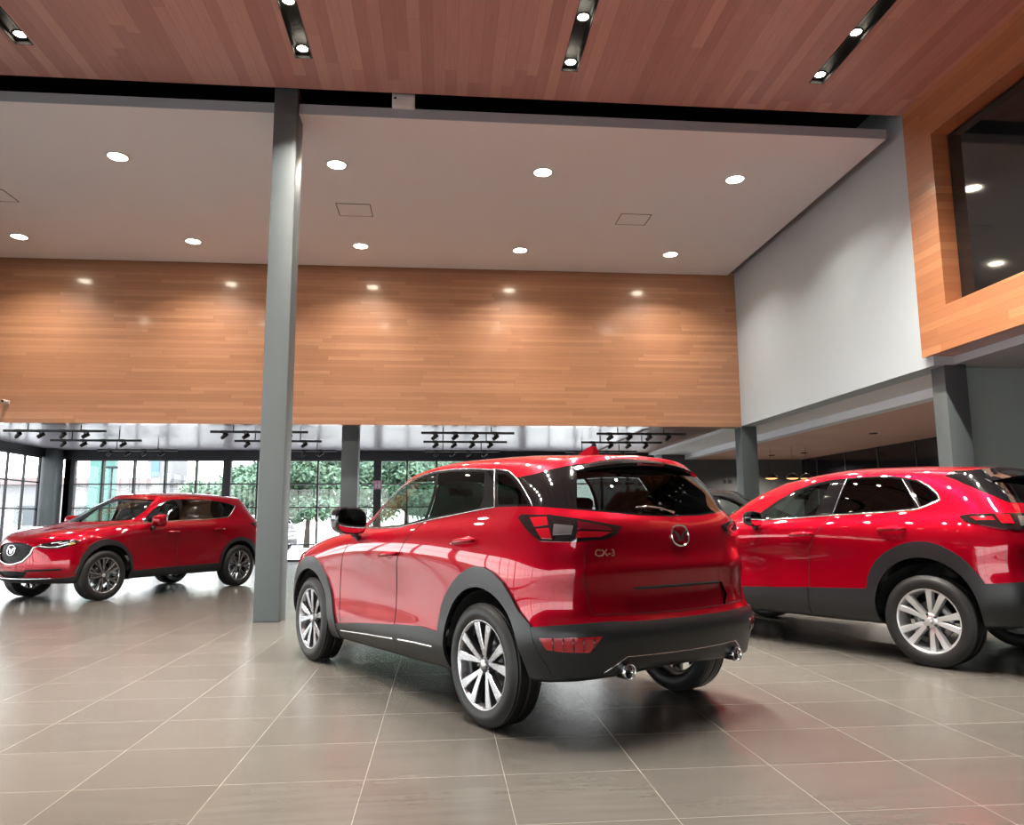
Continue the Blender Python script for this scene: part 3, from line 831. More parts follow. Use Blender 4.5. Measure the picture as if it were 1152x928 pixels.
def make_wheel(parent, x, y, s, R, rimr, w, style, rot, name='wheel'):
    W = empty(name, (x, y, R), 0, parent)
    if s < 0: W.rotation_euler = (0, 0, PI)
    h = w / 2
    prof = [(rimr - .012, -h + .02), (rimr, -h + .004), (R - .055, -h - .004), (R - .022, -h + .008), (R - .006, -h + .022)]
    for g in (-.5, 0, .5):
        c = g * (w - .07)
        prof += [(R - .001, c - .012), (R - .002, c - .005), (R - .010, c - .004), (R - .010, c + .004), (R - .002, c + .005), (R - .001, c + .012)]
    prof += [(R - .006, h - .022), (R - .018, h - .010), (R - .035, h + .001), (R - .060, h + .004), (rimr + .022, h + .001), (rimr + .006, h - .004), (rimr - .012, h - .016)]
    MB().lathe(prof, 64, 'y').build('tyre', RUB, W)
    fy = h - .012                                       # face plane of the rim
    b = MB()
    b.lathe([(rimr - .010, -h + .02), (rimr - .03, -h + .05), (rimr - .035, 0), (rimr - .026, fy - .03), (rimr - .016, fy - .012), (rimr - .012, fy), (rimr + .004, fy + .005), (rimr + .006, fy - .004), (rimr - .004, fy - .02)], 64, 'y', 0)
    machined, dark = {'machined': (0, 1), 'silver': (0, 0), 'forked': (0, 1)}[style]
    ro = rimr - .012
    def spoke(a, wi, wo, dish, lean, ri=.045):
        # tapered, raised bar from hub to rim, face slightly dished towards the hub
        c, sn = math.cos(a), math.sin(a)
        rad = lambda r, t, yy: (r * c - t * sn, yy, r * sn + t * c)
        secs = []
        for q in range(6):
            f = q / 5
            r = ri + (ro - ri) * f
            wd = wi + (wo - wi) * f ** 1.5
            t = lean * (1 - f)
            yy = fy - dish * (1 - f) ** 1.4
            secs.append([rad(r, t - wd * .62, yy - .035), rad(r, t - wd * .5, yy - .004), rad(r, t - wd * .42, yy), rad(r, t + wd * .42, yy), rad(r, t + wd * .5, yy - .004), rad(r, t + wd * .62, yy - .035)])
        v = [p for sct in secs for p in sct]; f_, md = [], []
        for q in range(5):
            for k in range(5):
                f_.append((q * 6 + k, q * 6 + k + 1, (q + 1) * 6 + k + 1, (q + 1) * 6 + k)); md.append(machined if 0 < k < 4 else dark)
        for ff, mm in zip(f_, md): b.add(v, [ff], mm, False)
    for k in range(5):
        a = rot + 2 * PI * k / 5
        if style == 'machined':
            for d in (-1, 1): spoke(a + d * math.radians(15.5), .026, .058, .022, -d * .010)
        elif style == 'silver':
            for d in (-1, 1): spoke(a + d * math.radians(13.5), .034, .052, .03, -d * .004)
        else:
            for d in (-1, 1):
                spoke(a + d * math.radians(11), .022, .034, .02, 0)
                spoke(a + d * math.radians(26), .010, .026, .012, -d * .03, .12)
    b.lathe([(0, fy - .020), (.03, fy - .020), (.054, fy - .024), (.064, fy - .036), (.064, fy - .06)], 30, 'y', 0 if style == 'silver' else 1)
    rim = b.build('rim', [RIMS if style == 'silver' else MACH, RIMD], W)
    n = MB()
    for k in range(5):
        a = rot + 2 * PI * (k + .5) / 5
        n.lathe([(0, fy - .014), (.008, fy - .014), (.010, fy - .02), (.010, fy - .03)], 8, 'y', 0, Matrix.Translation((.05 * math.cos(a), 0, .05 * math.sin(a))))
    n.build('lug_nuts', RIMD, W)
    MB().lathe([(0, fy - .006), (.022, fy - .006), (.027, fy - .010), (.028, fy - .02)], 24, 'y').build('centre_cap', SATIN if style == 'machined' else RIMS, W)
    MB().lathe([(.06, fy - .085), (.15, fy - .085), (.15, fy - .105), (.06, fy - .105)], 40, 'y', close=True).build('brake_disc', DISC, W)
    return W

def emblem(parent, M, size=.06, name='emblem'):
    """winged mark in an oval ring, facing local +z"""
    b = MB()
    ring_pts = []
    for i in range(41):
        a = 2 * PI * i / 40
        c, s_ = math.cos(a), math.sin(a)
        ring_pts.append((size * 1.12 * math.copysign(abs(c) ** .85, c), size * .95 * math.copysign(abs(s_) ** .85, s_), .003))
    b.tube(ring_pts, size * .10, 8, 0, M, False)
    for d in (-1, 1):
        L = [(0, -.30), (.16, .02), (.42, .34), (.80, .50), (1.02, .52), (.78, .30), (.55, .12), (.38, -.30), (.22, -.60), (.06, -.50)]
        P = [(d * x * size, z * size * .95) for x, z in L]
        if d < 0: P = P[::-1]
        b.prism(P, .0, .006, 'z', 0, M)
    return b.build(name, CHR, parent)

def frame_at(bv, o, d, twist_up=Vector((0, 0, 1))):
    h = bv.ray_cast(Vector(o), Vector(d).normalized())
    p, n = h[0], h[1]
    x = twist_up.cross(n).normalized(); y = n.cross(x).normalized()
    M = Matrix((x, y, n)).transposed().to_4x4(); M.translation = p + n * .002
    return M

def text_mesh(body, size, name, mt, parent, M, ext=.003):
    cu = bpy.data.curves.new(name, 'FONT'); cu.body = body; cu.size = size; cu.extrude = ext
    cu.align_x = 'CENTER'; cu.align_y = 'CENTER'; cu.offset = size * .012
    o = bpy.data.objects.new(name + '_src', cu); COL.objects.link(o)
    dg = bpy.context.evaluated_depsgraph_get(); dg.update()
    me = bpy.data.meshes.new_from_object(o.evaluated_get(dg))
    bpy.data.objects.remove(o); bpy.data.curves.remove(cu)
    me.transform(M); me.materials.clear(); me.materials.append(mt)
    ob = bpy.data.objects.new(name, me); me.name = name
    return link(ob, parent)

def proj_line(bv, pts, d, step=.05, lift=.0005):
    """polyline laid on the body surface along direction d; pts are full 3D guides"""
    out = []
    P = [Vector(p) for p in pts]
    Q = [P[0]]
    for a, b in zip(P, P[1:]):
        n = max(1, int((b - a).length / step))
        Q += [a.lerp(b, (i + 1) / n) for i in range(n)]
    d = Vector(d).normalized()
    for p in Q:
        h = bv.ray_cast(p - d * 1.0, d)
        if h[0]: out.append(h[0] - d * lift)
    return out

def make_seat(parent, x, y, z, m, name='seat', wd=.25, hd=True):
    W = empty(name, (x, y, z), 0, parent)
    MB().rbox((-.26, -wd, 0), (.27, wd, .14), .05, 3).build('seat_cushion', m, W)
    M = Matrix.Translation((-.22, 0, .10)) @ Matrix.Rotation(math.radians(-20), 4, 'Y')
    MB().rbox((-.06, -wd + .01, 0), (.06, wd - .01, .56), .05, 3, 0, M).build('backrest', m, W)
    if hd:
        MB().rbox((-.045, -.13, .60), (.045, .13, .78), .04, 3, 0, M).build('headrest', m, W)
    return W

def make_mirror(parent, p, s, mt, base, size=1.0):
    x, y, z = p
    b = MB()
    V, F = [], []
    N, U = 10, 18
    for i in range(N + 1):
        t = i / N
        X = -.055 + .15 * t
        k = math.sqrt(max(0, 1 - (max(0, t - .25) / .75) ** 2.2)) if t < 1 else 0.02
        k = max(k, .03)
        for j in range(U):
            a = 2 * PI * j / U
            cy, cz = math.cos(a), math.sin(a)
            e = .62
            V.append((X * size, s * size * (.105 * k * math.copysign(abs(cy) ** e, cy) + .02 * t), size * (.088 * k * math.copysign(abs(cz) ** e, cz) + .010 * cy * k)))
    for i in range(N):
        for j in range(U):
            F.append((i * U + j, i * U + (j + 1) % U, (i + 1) * U + (j + 1) % U, (i + 1) * U + j))
    F.append(list(range(U))); F.append([N * U + j for j in range(U)])
    M = Matrix.Translation((x, y, z))
    b.add(V, F, 0, True, M)
    o = b.build('side_mirror', mt, parent)
    g = MB(); g.add([(-.0555 * size - .001, v[1] * .90, v[2] * .88) for v in V[:U]], [list(range(U))], 0, False, M)
    g.build('mirror_glass', MIRG, o)
    st = MB().tube([(x + .02, y - s * .04, z - .055 * size), (x + .03, y - s * .085, z - .10 * size), (x + .035, y - s * .15, z - .135 * size)], [.034, .028, .03], 10)
    st.build('mirror_stalk', base, o)
    return o

def car(S):
    root = empty('car', (S['pos'][0], S['pos'][1], 0), S['pos'][2])
    tag(root, S['label'], 'car', S.get('group'))
    bm = body_bm(S['rings'])
    bv = BVHTree.FromBMesh(bm)
    P = S['paint']
    R, wb = S['R'], S['wb']
    zmin = .12
    body_holder = []
    for s in (1, -1):
        sp = lambda c, n, s=s: c.y * s > .3 and n.y * s > .05
        for arch_o, arch_i in S['arches']:
            # open wheel arch, then the flared trim around it
            f = cutv(bm, arch_i + [(arch_i[-1][0], zmin), (arch_i[0][0], zmin)], SX, lambda c, n, s=s: c.y * s > .42)
            bmesh.ops.delete(bm, geom=f, context='FACES')
            f = cutv(bm, arch_o + arch_i[::-1], SX, sp)
            if f: piece(bm, f, 'wheel_arch_trim', S['clad'], root, .0, .014)
        for nm, poly, mt, th in S['side_trims']:
            f = cutv(bm, poly, SX, sp)
            if f: piece(bm, f, nm, mt, root, .0, th)
        f = cutv(bm, S['quarter'], SX, sp)
        wq = piece(bm, f, 'quarter_window', WGD, root, -.004) if f else None
        doors = {}
        for nm, gname, poly, gm in (('front_door', 'front_window', S['pane_f'], WGL), ('rear_door', 'rear_side_window', S['pane_r'], WGD)):
            f = cutv(bm, poly, SX, sp)
            g = piece(bm, f, gname, gm, root, -.004)
            doors[nm] = g
        f = cutv(bm, S['dlo'], SX, sp)
        piece(bm, f, 'window_surround', GBLK, root, 0)
        # bright line along the window base and roof
        for nm, L, r_, m_ in S['side_lines']:
            q = proj_line(bv, [(x, s * 1.0, z) for x, z in L], (0, -s, 0))
            if len(q) > 1: MB().tube(q, r_, 6).build(nm, m_, root)
        for nm in ('front_door', 'rear_door'):
            f = cutv(bm, S[nm], SX, sp)
            d = piece(bm, f, nm, P, root)
            doors[nm].parent = d
            q = proj_line(bv, [(x, s * 1.0, z) for x, z in S[nm + '_gap']], (0, -s, 0))
            MB().tube(q, .0025, 6).build('door_gap', DARK, d)
            hx, hz = S[nm + '_handle']
            h = bv.ray_cast(Vector((hx, s * 2, hz)), Vector((0, -s, 0)))
            hp = h[0]
            tilt = Matrix.Rotation(S['htilt'], 4, 'Y')
            M = Matrix.Translation((hx, hp.y, hz)) @ tilt
            hm = MB()
            hm.tube([(-.11, s * .004, 0), (-.10, s * .034, 0), (-.04, s * .047, .002), (.04, s * .046, .002), (.095, s * .032, 0), (.105, s * .004, 0)], [.012, .015, .018, .018, .015, .012], 10, 0, M)
            ho = hm.build('door_handle', P, d)
            cup = MB().sphere((0, s * -.012, -.004), (.075, .016, .036), 0, M)
            cup.build('handle_cup', S['cup'], ho)
        # tail lamps
        tp = lambda c, n, s=s: c.y * s > .2 and c.x < .1 and (n.x < .1 or n.y * s > .2)
        chambers = []
        for (poly, mt) in S['tail_in']:
            f = cutv(bm, poly, QR(s), tp)
            if f: chambers.append(piece(bm, f, 'lamp_chamber', mt, None, .0105, .004, .003, False))
        f = cutv(bm, S['tail'], QR(s), tp)
        tl = piece(bm, f, 'tail_lamp', LAMPB, root, .003, .006)
        for c_ in chambers: c_.parent = tl
        if S.get('reflector'):
            f = cutv(bm, S['reflector'], QR(s), lambda c, n, s=s: c.y * s > .2 and c.x < -.2)
            if f:
                rf = piece(bm, f, 'rear_reflector', REDL, root, .005, .010)
                A, B = QR(s); dirv = Vector((1, -s, 0)).normalized()
                us = [u for u, z in S['reflector']]; zs = [z for u, z in S['reflector']]
                for k in range(5):
                    u = min(us) + (max(us) - min(us)) * (k + .8) / 6.2
                    L = []
                    for z in (min(zs) + .008, max(zs) - .004):
                        h = bv.ray_cast(A * (u - .004 * (z - min(zs)) * 30 * 0) + B * z - dirv * 2, dirv)
                        if h[0]: L.append(h[0] + h[1] * .016)
                    if len(L) == 2: MB().tube(L, .0045, 5).build('reflector_rib', GBLK, rf)
        make_mirror(root, (S['mirror'][0], s * S['mirror'][1], S['mirror'][2]), s, S['mirror_m'], GBLK, S.get('mirror_s', 1))
        f = cutv(bm, S['head'], QF(s), lambda c, n, s=s: c.y * s > .15 and c.x > 2.5 and (n.x > .1 or n.y * s > .2))
        hl = piece(bm, f, 'headlamp', LAMPB, root, .002, .006)
        A, B = QF(s); dirv = Vector((-1, -s, 0)).normalized()
        for poly, mt, nm in S['head_in']:
            L = []
            for (u, z) in poly:
                h = bv.ray_cast(A * u + B * z - dirv * 6, dirv)
                if h[0]: L.append(h[0] + h[1] * .010)
            if len(L) > 1: MB().tube(L, .008, 6).build(nm, mt, hl)
    # rear screen in its dark surround, windscreen
    for nm, poly, mt, off, pr in (('rear_window', S['rear_glass'], WGR, -.002, lambda c, n: c.x < .2 and n.x < -.2),
                                  ('rear_window_surround', S['rear_black'], GBLK, 0, lambda c, n: c.x < .2 and c.z > 1.1 and (n.x < -.15 or abs(n.y) > .3)),
                                  ('windscreen', S['screen'], WGL, -.003, lambda c, n: c.x > .9 and c.z > 1.0 and n.x > .1),
                                  ):
        f = cutv(bm, poly, RX, pr)
        if f: piece(bm, f, nm, mt, root, off)
    f = cutv(bm, S['bumper_r'], SX, lambda c, n: c.x < 0)
    if f: piece(bm, f, 'rear_bumper', S['clad'], root, 0, .012)
    f = cutv(bm, S['bumper_f'], SX, lambda c, n: c.x > 2)
    if f: piece(bm, f, 'front_bumper_skirt', S['clad'], root, 0, .010)
    f = cutv(bm, S['grille'], RX, lambda c, n: c.x > 2.8 and n.x > .1)
    gr = piece(bm, f, 'grille', GRIL, root, -.02)
    wing = []
    for y, z in S['grille_wing']:
        h = bv.ray_cast(Vector((6, y, z)), Vector((-1, 0, 0)))
        if h[0]: wing.append(h[0] + Vector((.004, 0, 0)))
    MB().tube(wing, .013, 8).build('grille_wing', CHR, gr)
    for nm, L, r_, m_ in S.get('front_lines', []):
        q = proj_line(bv, [(6, y, z) for y, z in L], (-1, 0, 0), .04)
        if len(q) > 1: MB().tube(q, r_, 6).build(nm, m_, root)
    emblem(gr, frame_at(bv, (6, 0, S['emb_f']), (-1, 0, 0)), .075)
    if S.get('lower_grille'):
        f = cutv(bm, S['lower_grille'], RX, lambda c, n: c.x > 2.8 and n.x > .1)
        if f: piece(bm, f, 'lower_grille', GRIL, root, -.015)
    f = cutv(bm, S['hood'], TX, lambda c, n: n.z > .25 and c.z < 1.3)
    hd = piece(bm, f, 'bonnet', P, root)
    q = proj_line(bv, [(x, y, 2) for x, y in S['hood']], (0, 0, -1))
    MB().tube(q, .002, 6).build('bonnet_gap', DARK, hd)
    if S.get('plate'):
        f = cutv(bm, S['plate'], RX, lambda c, n: c.x < -.3 and n.x < -.05)
        if f: piece(bm, f, 'plate_recess', P, root, -.018, .001, -.018)
    f = cutv(bm, S['gate'], RX, lambda c, n: c.x < -.2 and n.x < -.05 and c.z > .5)
    tg = piece(bm, f, 'tailgate', P, root)
    q = proj_line(bv, [(-3, y, z) for y, z in S['gate_gap']], (1, 0, 0), .04)
    MB().tube(q, .0018, 6).build('tailgate_gap', DARK, tg)
    emblem(tg, frame_at(bv, (-3, 0, S['emb_r']), (1, 0, 0)), .060)
    tx, ty, tz = S['script']
    text_mesh(S['text'], .052, 'model_lettering', CHR, tg, frame_at(bv, (-3, ty, tz), (1, 0, 0)) @ Matrix.Translation((0, 0, .002)))
    hz = S['lip_z']
    lip = proj_line(bv, [(-3, y, hz - .006 * abs(y)) for y in np.linspace(-.36, .36, 15)], (1, 0, 0))
    MB().tube(lip, [.003] + [.008] * (len(lip) - 2) + [.003], 6).build('lip_shade_line', DARK, tg)  # dark tube drawn in for the shadow line under the tailgate lip
    # underside
    fs = [f for f in bm.faces if f.normal.z < -.55 and f.calc_center_median().z < .5]
    kill = [f for f in fs if any(abs(f.calc_center_median().x - xw) < R + .09 and abs(f.calc_center_median().y) > .5 for xw in (0, wb))]
    keep = [f for f in fs if f not in set(kill)]
    bmesh.ops.delete(bm, geom=kill, context='FACES_ONLY')
    piece(bm, [f for f in keep if f.is_valid], 'underbody', DARK, root)
    piece(bm, list(bm.faces), 'body_shell', P, root)
    bm.free()
    # wheels, liners
    for xw, tn in ((0, 0), (wb, 1)):
        for s in (1, -1):
            MB().lathe([(S['Rl'], .45), (S['Rl'], S['wy'] - .03)], 24, 'y', a0=.12, a1=PI - .12, M=Matrix.Translation((xw, 0, R)) @ Matrix.Diagonal((1, s, 1, 1))).lathe(
                [(0.02, .45), (S['Rl'], .45)], 24, 'y', a0=.12, a1=PI - .12, M=Matrix.Translation((xw, 0, R)) @ Matrix.Diagonal((1, s, 1, 1))).build('wheel_liner', DARK, root, False)
            make_wheel(root, xw, s * (S['wy'] - S['tw'] / 2), s, R, S['rim'], S['tw'], S['style'], S['rot'][tn])
    # cabin
    fl = S['floor']
    MB().rbox((fl[0], -.66, .32), (fl[1], .66, .42), .03, 2).build('cabin_floor', TRIM, root)
    for s in (1, -1):
        make_seat(root, S['seat_x'], s * .36, .46, S['seat_m'])
    rs = empty('rear_bench', (S['seat_x'] - .86, 0, .48), 0, root)
    MB().rbox((-.26, -.60, 0), (.26, .60, .14), .05, 3).build('bench_cushion', S['seat_m'], rs)
    M = Matrix.Translation((-.2, 0, .10)) @ Matrix.Rotation(math.radians(-18), 4, 'Y')
    MB().rbox((-.06, -.59, 0), (.06, .59, .52), .05, 3, 0, M).build('bench_backrest', S['seat_m'], rs)
    for y in (-.36, .36):
        MB().rbox((-.045, y - .12, .54), (.045, y + .12, .68), .035, 3, 0, M).build('headrest', S['seat_m'], rs)
    MB().rbox((S['dash'][0], -.66, .62), (S['dash'][1], .66, S['dash'][2]), .06, 4).build('dashboard', TRIM, root)
    M = Matrix.Translation((S['dash'][0] - .12, .36, S['dash'][2] - .06)) @ Matrix.Rotation(math.radians(65), 4, 'Y')
    MB().tube([(.18 * math.cos(a), .18 * math.sin(a), 0) for a in np.linspace(0, 2 * PI, 33)], .015, 8, 0, M, False).tube([(-.17, 0, 0), (0, 0, -.03), (.17, 0, 0)], .018, 6, 0, M).tube([(0, 0, -.03), (0, .1, -.02), (0, .17, 0)], .018, 6, 0, M).tube([(0, 0, -.03), (0, 0, -.2)], .03, 8, 0, M).build('steering_wheel', TRIM, root)
    M = Matrix.Translation(S['imirror'])
    MB().rbox((-.015, -.11, -.03), (.015, .11, .03), .012, 2, 0, M).tube([(.0, 0, .02), (.05, 0, .09)], .01, 6, 0, M).build('interior_mirror', TRIM, root)
    # tail fittings
    if S.get('spoiler'):
        a = S['spoiler']
        V, F = [], []
        ys = np.linspace(-a['w'], a['w'], 25)
        for y in ys:
            f = abs(y) / a['w']
            drop = a['drop'] * f ** 2.2
            xi = a['xi'] + .10 * f ** 3; xo = a['xo'] + a['bow'] * f ** 2
            zi = a['zi'] - drop * .9; zo = a['zo'] - drop
            V += [(xi + .05, y, zi + .006), (xi - .02, y, zi + .012), (xo + .03, y, zo + .010), (xo, y, zo - .004), (xo + .004, y, zo - .024), (xo + .06, y, zo - .040), (xi + .02, y, zi - .03)]
        for i in range(len(ys) - 1):
            for k in range(7):
                F.append((i * 7 + k, i * 7 + (k + 1) % 7, (i + 1) * 7 + (k + 1) % 7, (i + 1) * 7 + k))
        F.append(list(range(7))[::-1]); F.append([(len(ys) - 1) * 7 + k for k in range(7)])
        sb = MB(); sb.add(V, F, 0, False)
        so = sb.build('roof_spoiler', GBLK, root)
        MB().rbox((a['xo'] + .001, -.11, a['zo'] - .022), (a['xo'] + .012, .11, a['zo'] - .010), .004, 2).build('high_brake_lamp', REDD, so)
    if S.get('fin'):
        x, z = S['fin']
        pr = [(-.08, 0), (.10, 0), (.05, .028), (-.005, .060), (-.052, .072), (-.072, .068)]
        V = []
        for k, (hw) in enumerate((1, .35)):
            pass
        fb = MB(); n = len(pr)
        for sgn in (1, -1):
            V += [(x + px, sgn * (.032 * (1 - pz / .095) + .004), z + pz) for px, pz in pr]
        fb.add(V, [list(range(n)), [n + k for k in range(n)][::-1]] + [(k, (k + 1) % n, n + (k + 1) % n, n + k) for k in range(n)], 0, False)
        fb.build('roof_antenna', P, root)
    for s in (1, -1):
        for (ex, ey, ez, er) in S.get('exhaust', []):
            MB().lathe([(er - .008, .06), (er - .006, -.004), (er - .002, -.008), (er, -.004), (er, .07), (er - .012, .07)], 28, 'x', M=Matrix.Translation((ex, s * ey, ez))).build('exhaust_tip', CHR, root)
            MB().lathe([(0, .05), (er - .007, .05)], 20, 'x', M=Matrix.Translation((ex, s * ey, ez))).build('exhaust_pipe', DARK, root)
    if S.get('wiper'):
        q = proj_line(bv, [(-3, y, z) for y, z in S['wiper']], (1, 0, 0), .04, .02)
        MB().tube(q, [.010] + [.006] * (len(q) - 2) + [.004], 6).build('rear_wiper', CHR if S.get('wiper_c') else GBLK, root)
    for nm, L, r_, m_ in S.get('rear_lines', []):
        q = proj_line(bv, [(-3, y, z) for y, z in L], (1, 0, 0), .04, .012)
        if len(q) > 1: MB().tube(q, r_, 6).build(nm, m_, root)
    return root
# ------------------------------------------------------------------ the three cars
def mirx(L, wb): return [(wb - x, z) for x, z in L][::-1]
def sym(L): return L + [(-y, z) for y, z in L[::-1] if abs(y) > 1e-6]
def symx(L): return L + [(x, -y) for x, y in L[::-1] if abs(y) > 1e-6]

A3o = [(.47, .24), (.465, .437), (.456, .52), (.421, .623), (.365, .696), (.282, .768), (.203, .818), (.117, .856), (.042, .875), (-.043, .874), (-.137, .851), (-.23, .802), (-.295, .74), (-.362, .659), (-.45, .595), (-.53, .36)]
F3o = [(3.03, .26), (3.02, .50), (2.98, .62), (2.885, .735), (2.79, .793), (2.697, .826), (2.61, .842), (2.522, .842), (2.43, .828), (2.329, .785), (2.221, .692), (2.16, .61), (2.11, .52), (2.06, .40), (2.03, .24)]
MID_CX3 = dict(
 rings=CX3_RINGS, pos=(.955, 4.81, 2.105), paint=RED, R=.336, wb=2.57, rim=.244, tw=.205, wy=.862, Rl=.405, style='machined', rot=(math.radians(93), math.radians(80)),
 label='red crossover in the centre, seen from behind, with black door mirrors and fin aerial', group=None,
 arches=[(A3o, arc(0, .37, .392, -22, 205, 26)), (F3o, arc(2.57, .355, .39, -20, 202, 26))], clad=CLAD,
 side_trims=[('sill_trim', [(2.10, .345), (1.6, .398), (1.055, .444), (.686, .472), (.44, .462), (.44, .15), (2.04, .15)], CLAD, .010)],
 dlo=[(1.85, 1.083), (1.449, 1.084), (1.152, 1.092), (.933, 1.116), (.754, 1.137), (.43, 1.172), (.125, 1.203), (.011, 1.212), (-.336, 1.21), (-.31, 1.235), (-.25, 1.28), (-.181, 1.326), (-.097, 1.375), (0, 1.42), (.142, 1.445), (.252, 1.447), (.43, 1.46), (.624, 1.468), (.834, 1.468), (1.008, 1.457), (1.274, 1.427), (1.492, 1.367), (1.62, 1.285), (1.75, 1.17)],
 pane_f=[(1.771, 1.094), (1.45, 1.094), (1.167, 1.104), (.972, 1.126), (.80, 1.152), (.785, 1.305), (.80, 1.39), (.832, 1.452), (.998, 1.441), (1.237, 1.411), (1.45, 1.355), (1.58, 1.285), (1.70, 1.18)],
 pane_r=[(.755, 1.147), (.166, 1.208), (.16, 1.287), (.235, 1.43), (.43, 1.445), (.62, 1.452), (.795, 1.452), (.76, 1.38), (.745, 1.30)],
 quarter=[(-.30, 1.222), (-.02, 1.224), (.03, 1.29), (.09, 1.415), (.02, 1.41), (-.08, 1.365), (-.165, 1.318), (-.24, 1.265)],
 side_lines=[('window_trim', [(1.83, 1.08), (1.449, 1.082), (1.152, 1.090), (.933, 1.113), (.754, 1.135), (.43, 1.169), (.125, 1.201), (.011, 1.210), (.14, 1.438), (.252, 1.449), (.43, 1.463), (.624, 1.47), (.834, 1.469), (1.008, 1.459), (1.274, 1.43), (1.492, 1.37), (1.62, 1.29)], .0042, MACH),
             ('quarter_window_trim', [(.142, 1.445), (.0, 1.425), (-.097, 1.378), (-.181, 1.329), (-.25, 1.283), (-.31, 1.238), (-.336, 1.211)], .003, MACH),
             ('sill_strip', [(2.03, .300), (1.6, .325), (1.09, .348)], .012, CHR), ('sill_strip', [(1.06, .350), (.8, .361), (.545, .366)], .012, CHR),
             ('sill_strip_inlay', [(1.98, .297), (1.6, .319), (1.12, .341)], .006, GBLK)],
 front_door=[(1.98, .36), (2.0, .6), (1.98, .735), (1.93, .87), (1.83, .99), (1.80, 1.08), (1.45, 1.081), (1.15, 1.089), (.93, 1.112), (.78, 1.129), (.93, 1.0), (1.03, .87), (1.057, .744), (1.075, .612), (1.073, .443)],
 front_door_gap=[(1.97, .37), (2.0, .6), (1.98, .735), (1.93, .87), (1.83, .99), (1.80, 1.07)],
 rear_door=[(1.071, .443), (1.073, .612), (1.055, .744), (1.028, .87), (.928, 1.0), (.778, 1.129), (.43, 1.166), (.125, 1.198), (.05, 1.206), (.02, 1.1), (.02, 1.0), (.1, .91), (.25, .83), (.36, .745), (.43, .63), (.46, .53), (.465, .467)],
 rear_door_gap=[(1.073, .35), (1.075, .612), (1.056, .744), (1.029, .87), (.929, 1.0), (.79, 1.125)],
 front_door_handle=(1.13, .905), rear_door_handle=(.19, 1.01), htilt=.10, cup=RED,
 tail=uq([(-.262, .773, 1.145), (-.281, .763, 1.163), (-.334, .757, 1.162), (-.475, .714, 1.158), (-.61, .596, 1.131), (-.675, .448, 1.104), (-.686, .41, 1.096), (-.687, .445, 1.059), (-.671, .512, 1.031), (-.598, .666, 1.019), (-.456, .777, 1.023), (-.392, .787, 1.061), (-.317, .783, 1.108)]),
 tail_in=[([(.285, 1.145), (.19, 1.147), (.18, 1.105), (.255, 1.095)], REDL), ([(.25, 1.085), (.175, 1.09), (.16, 1.035), (.215, 1.036)], REDL), ([(.15, 1.11), (.05, 1.10), (.06, 1.06), (.155, 1.055)], SMOKE), ([(.03, 1.125), (-.13, 1.093), (-.15, 1.075), (.03, 1.085)], REDD), ([(.03, 1.075), (-.14, 1.068), (-.09, 1.045), (.04, 1.04)], REDL)],
 reflector=uq([(-.5, .817, .54), (-.621, .724, .547), (-.7, .575, .548), (-.668, .637, .474), (-.61, .73, .478), (-.534, .795, .485)]),
 mirror=(1.65, .94, 1.138), mirror_m=GBLK, mirror_s=1.14,
 head=uf([(3.30, .45, .74), (3.20, .60, .80), (3.0, .76, .86), (2.9, .80, .87), (3.05, .77, .79), (3.25, .60, .72)]), head_in=[([(2.0, .75), (1.75, .79), (1.6, .83)], CLRL, 'lamp_strip')],
 rear_glass=sym([(0, 1.158), (.24, 1.165), (.45, 1.182), (.60, 1.198), (.565, 1.29), (.50, 1.40), (.46, 1.43), (0, 1.445)]),
 rear_black=sym([(0, 1.150), (.244, 1.156), (.452, 1.173), (.616, 1.190), (.697, 1.201), (.76, 1.213), (.74, 1.254), (.722, 1.306), (.695, 1.362), (.655, 1.388), (.59, 1.419), (.484, 1.447), (.218, 1.470), (0, 1.475)]),
 screen=sym([(0, 1.082), (.5, 1.086), (.64, 1.10), (.60, 1.25), (.55, 1.38), (.50, 1.43), (0, 1.455)]),
 bumper_r=[(-1, .1), (-.36, .1), (-.40, .59), (-.467, .588), (-.58, .601), (-.70, .613), (-.75, .605), (-1, .608)],
 bumper_f=[(2.95, .1), (4, .1), (4, .42), (3.3, .42), (2.99, .5)],
 grille=sym([(0, .77), (.42, .76), (.5, .70), (.38, .48), (0, .46)]), grille_wing=[(-.52, .73), (-.48, .62), (-.39, .48), (0, .45), (.39, .48), (.48, .62), (.52, .73)], emb_f=.66,
 hood=symx([(2.42, 0), (2.37, .3), (2.2, .55), (2.16, .63), (2.5, .68), (2.9, .66), (3.15, .57), (3.25, .4), (3.30, 0)]),
 gate=sym([(0, 1.149), (.24, 1.155), (.45, 1.172), (.62, 1.189), (.54, 1.12), (.52, 1.04), (.62, .97), (.64, .85), (.60, .64), (0, .63)]),
 gate_gap=[(.57, 1.01), (.62, .97), (.64, .85), (.60, .65), (0, .64), (-.60, .65), (-.64, .85), (-.62, .97), (-.57, 1.01)],
 plate=[(.36, .772), (-.36, .772), (-.42, .70), (-.38, .645), (.38, .645), (.42, .70)],
 emb_r=1.045, text='CX-3', script=(0, .52, .960), lip_z=.776,
 floor=(-.45, 1.95), seat_x=1.02, seat_m=SEAT, dash=(1.70, 2.15, 1.0), imirror=(1.58, 0, 1.36),
 spoiler=dict(w=.50, xi=-.39, zi=1.490, xo=-.53, zo=1.468, drop=.05, bow=.09), fin=(.03, 1.533),
 exhaust=[(-.745, .43, .362, .041)], wiper=[(.0, 1.172), (.08, 1.196), (.17, 1.206), (.27, 1.203)], wiper_c=True,
 rear_lines=[('diffuser_trim', [(.55, .36), (.435, .437), (.2, .434), (0, .432), (-.2, .434), (-.435, .437), (-.55, .36)], .004, SATIN)],
)
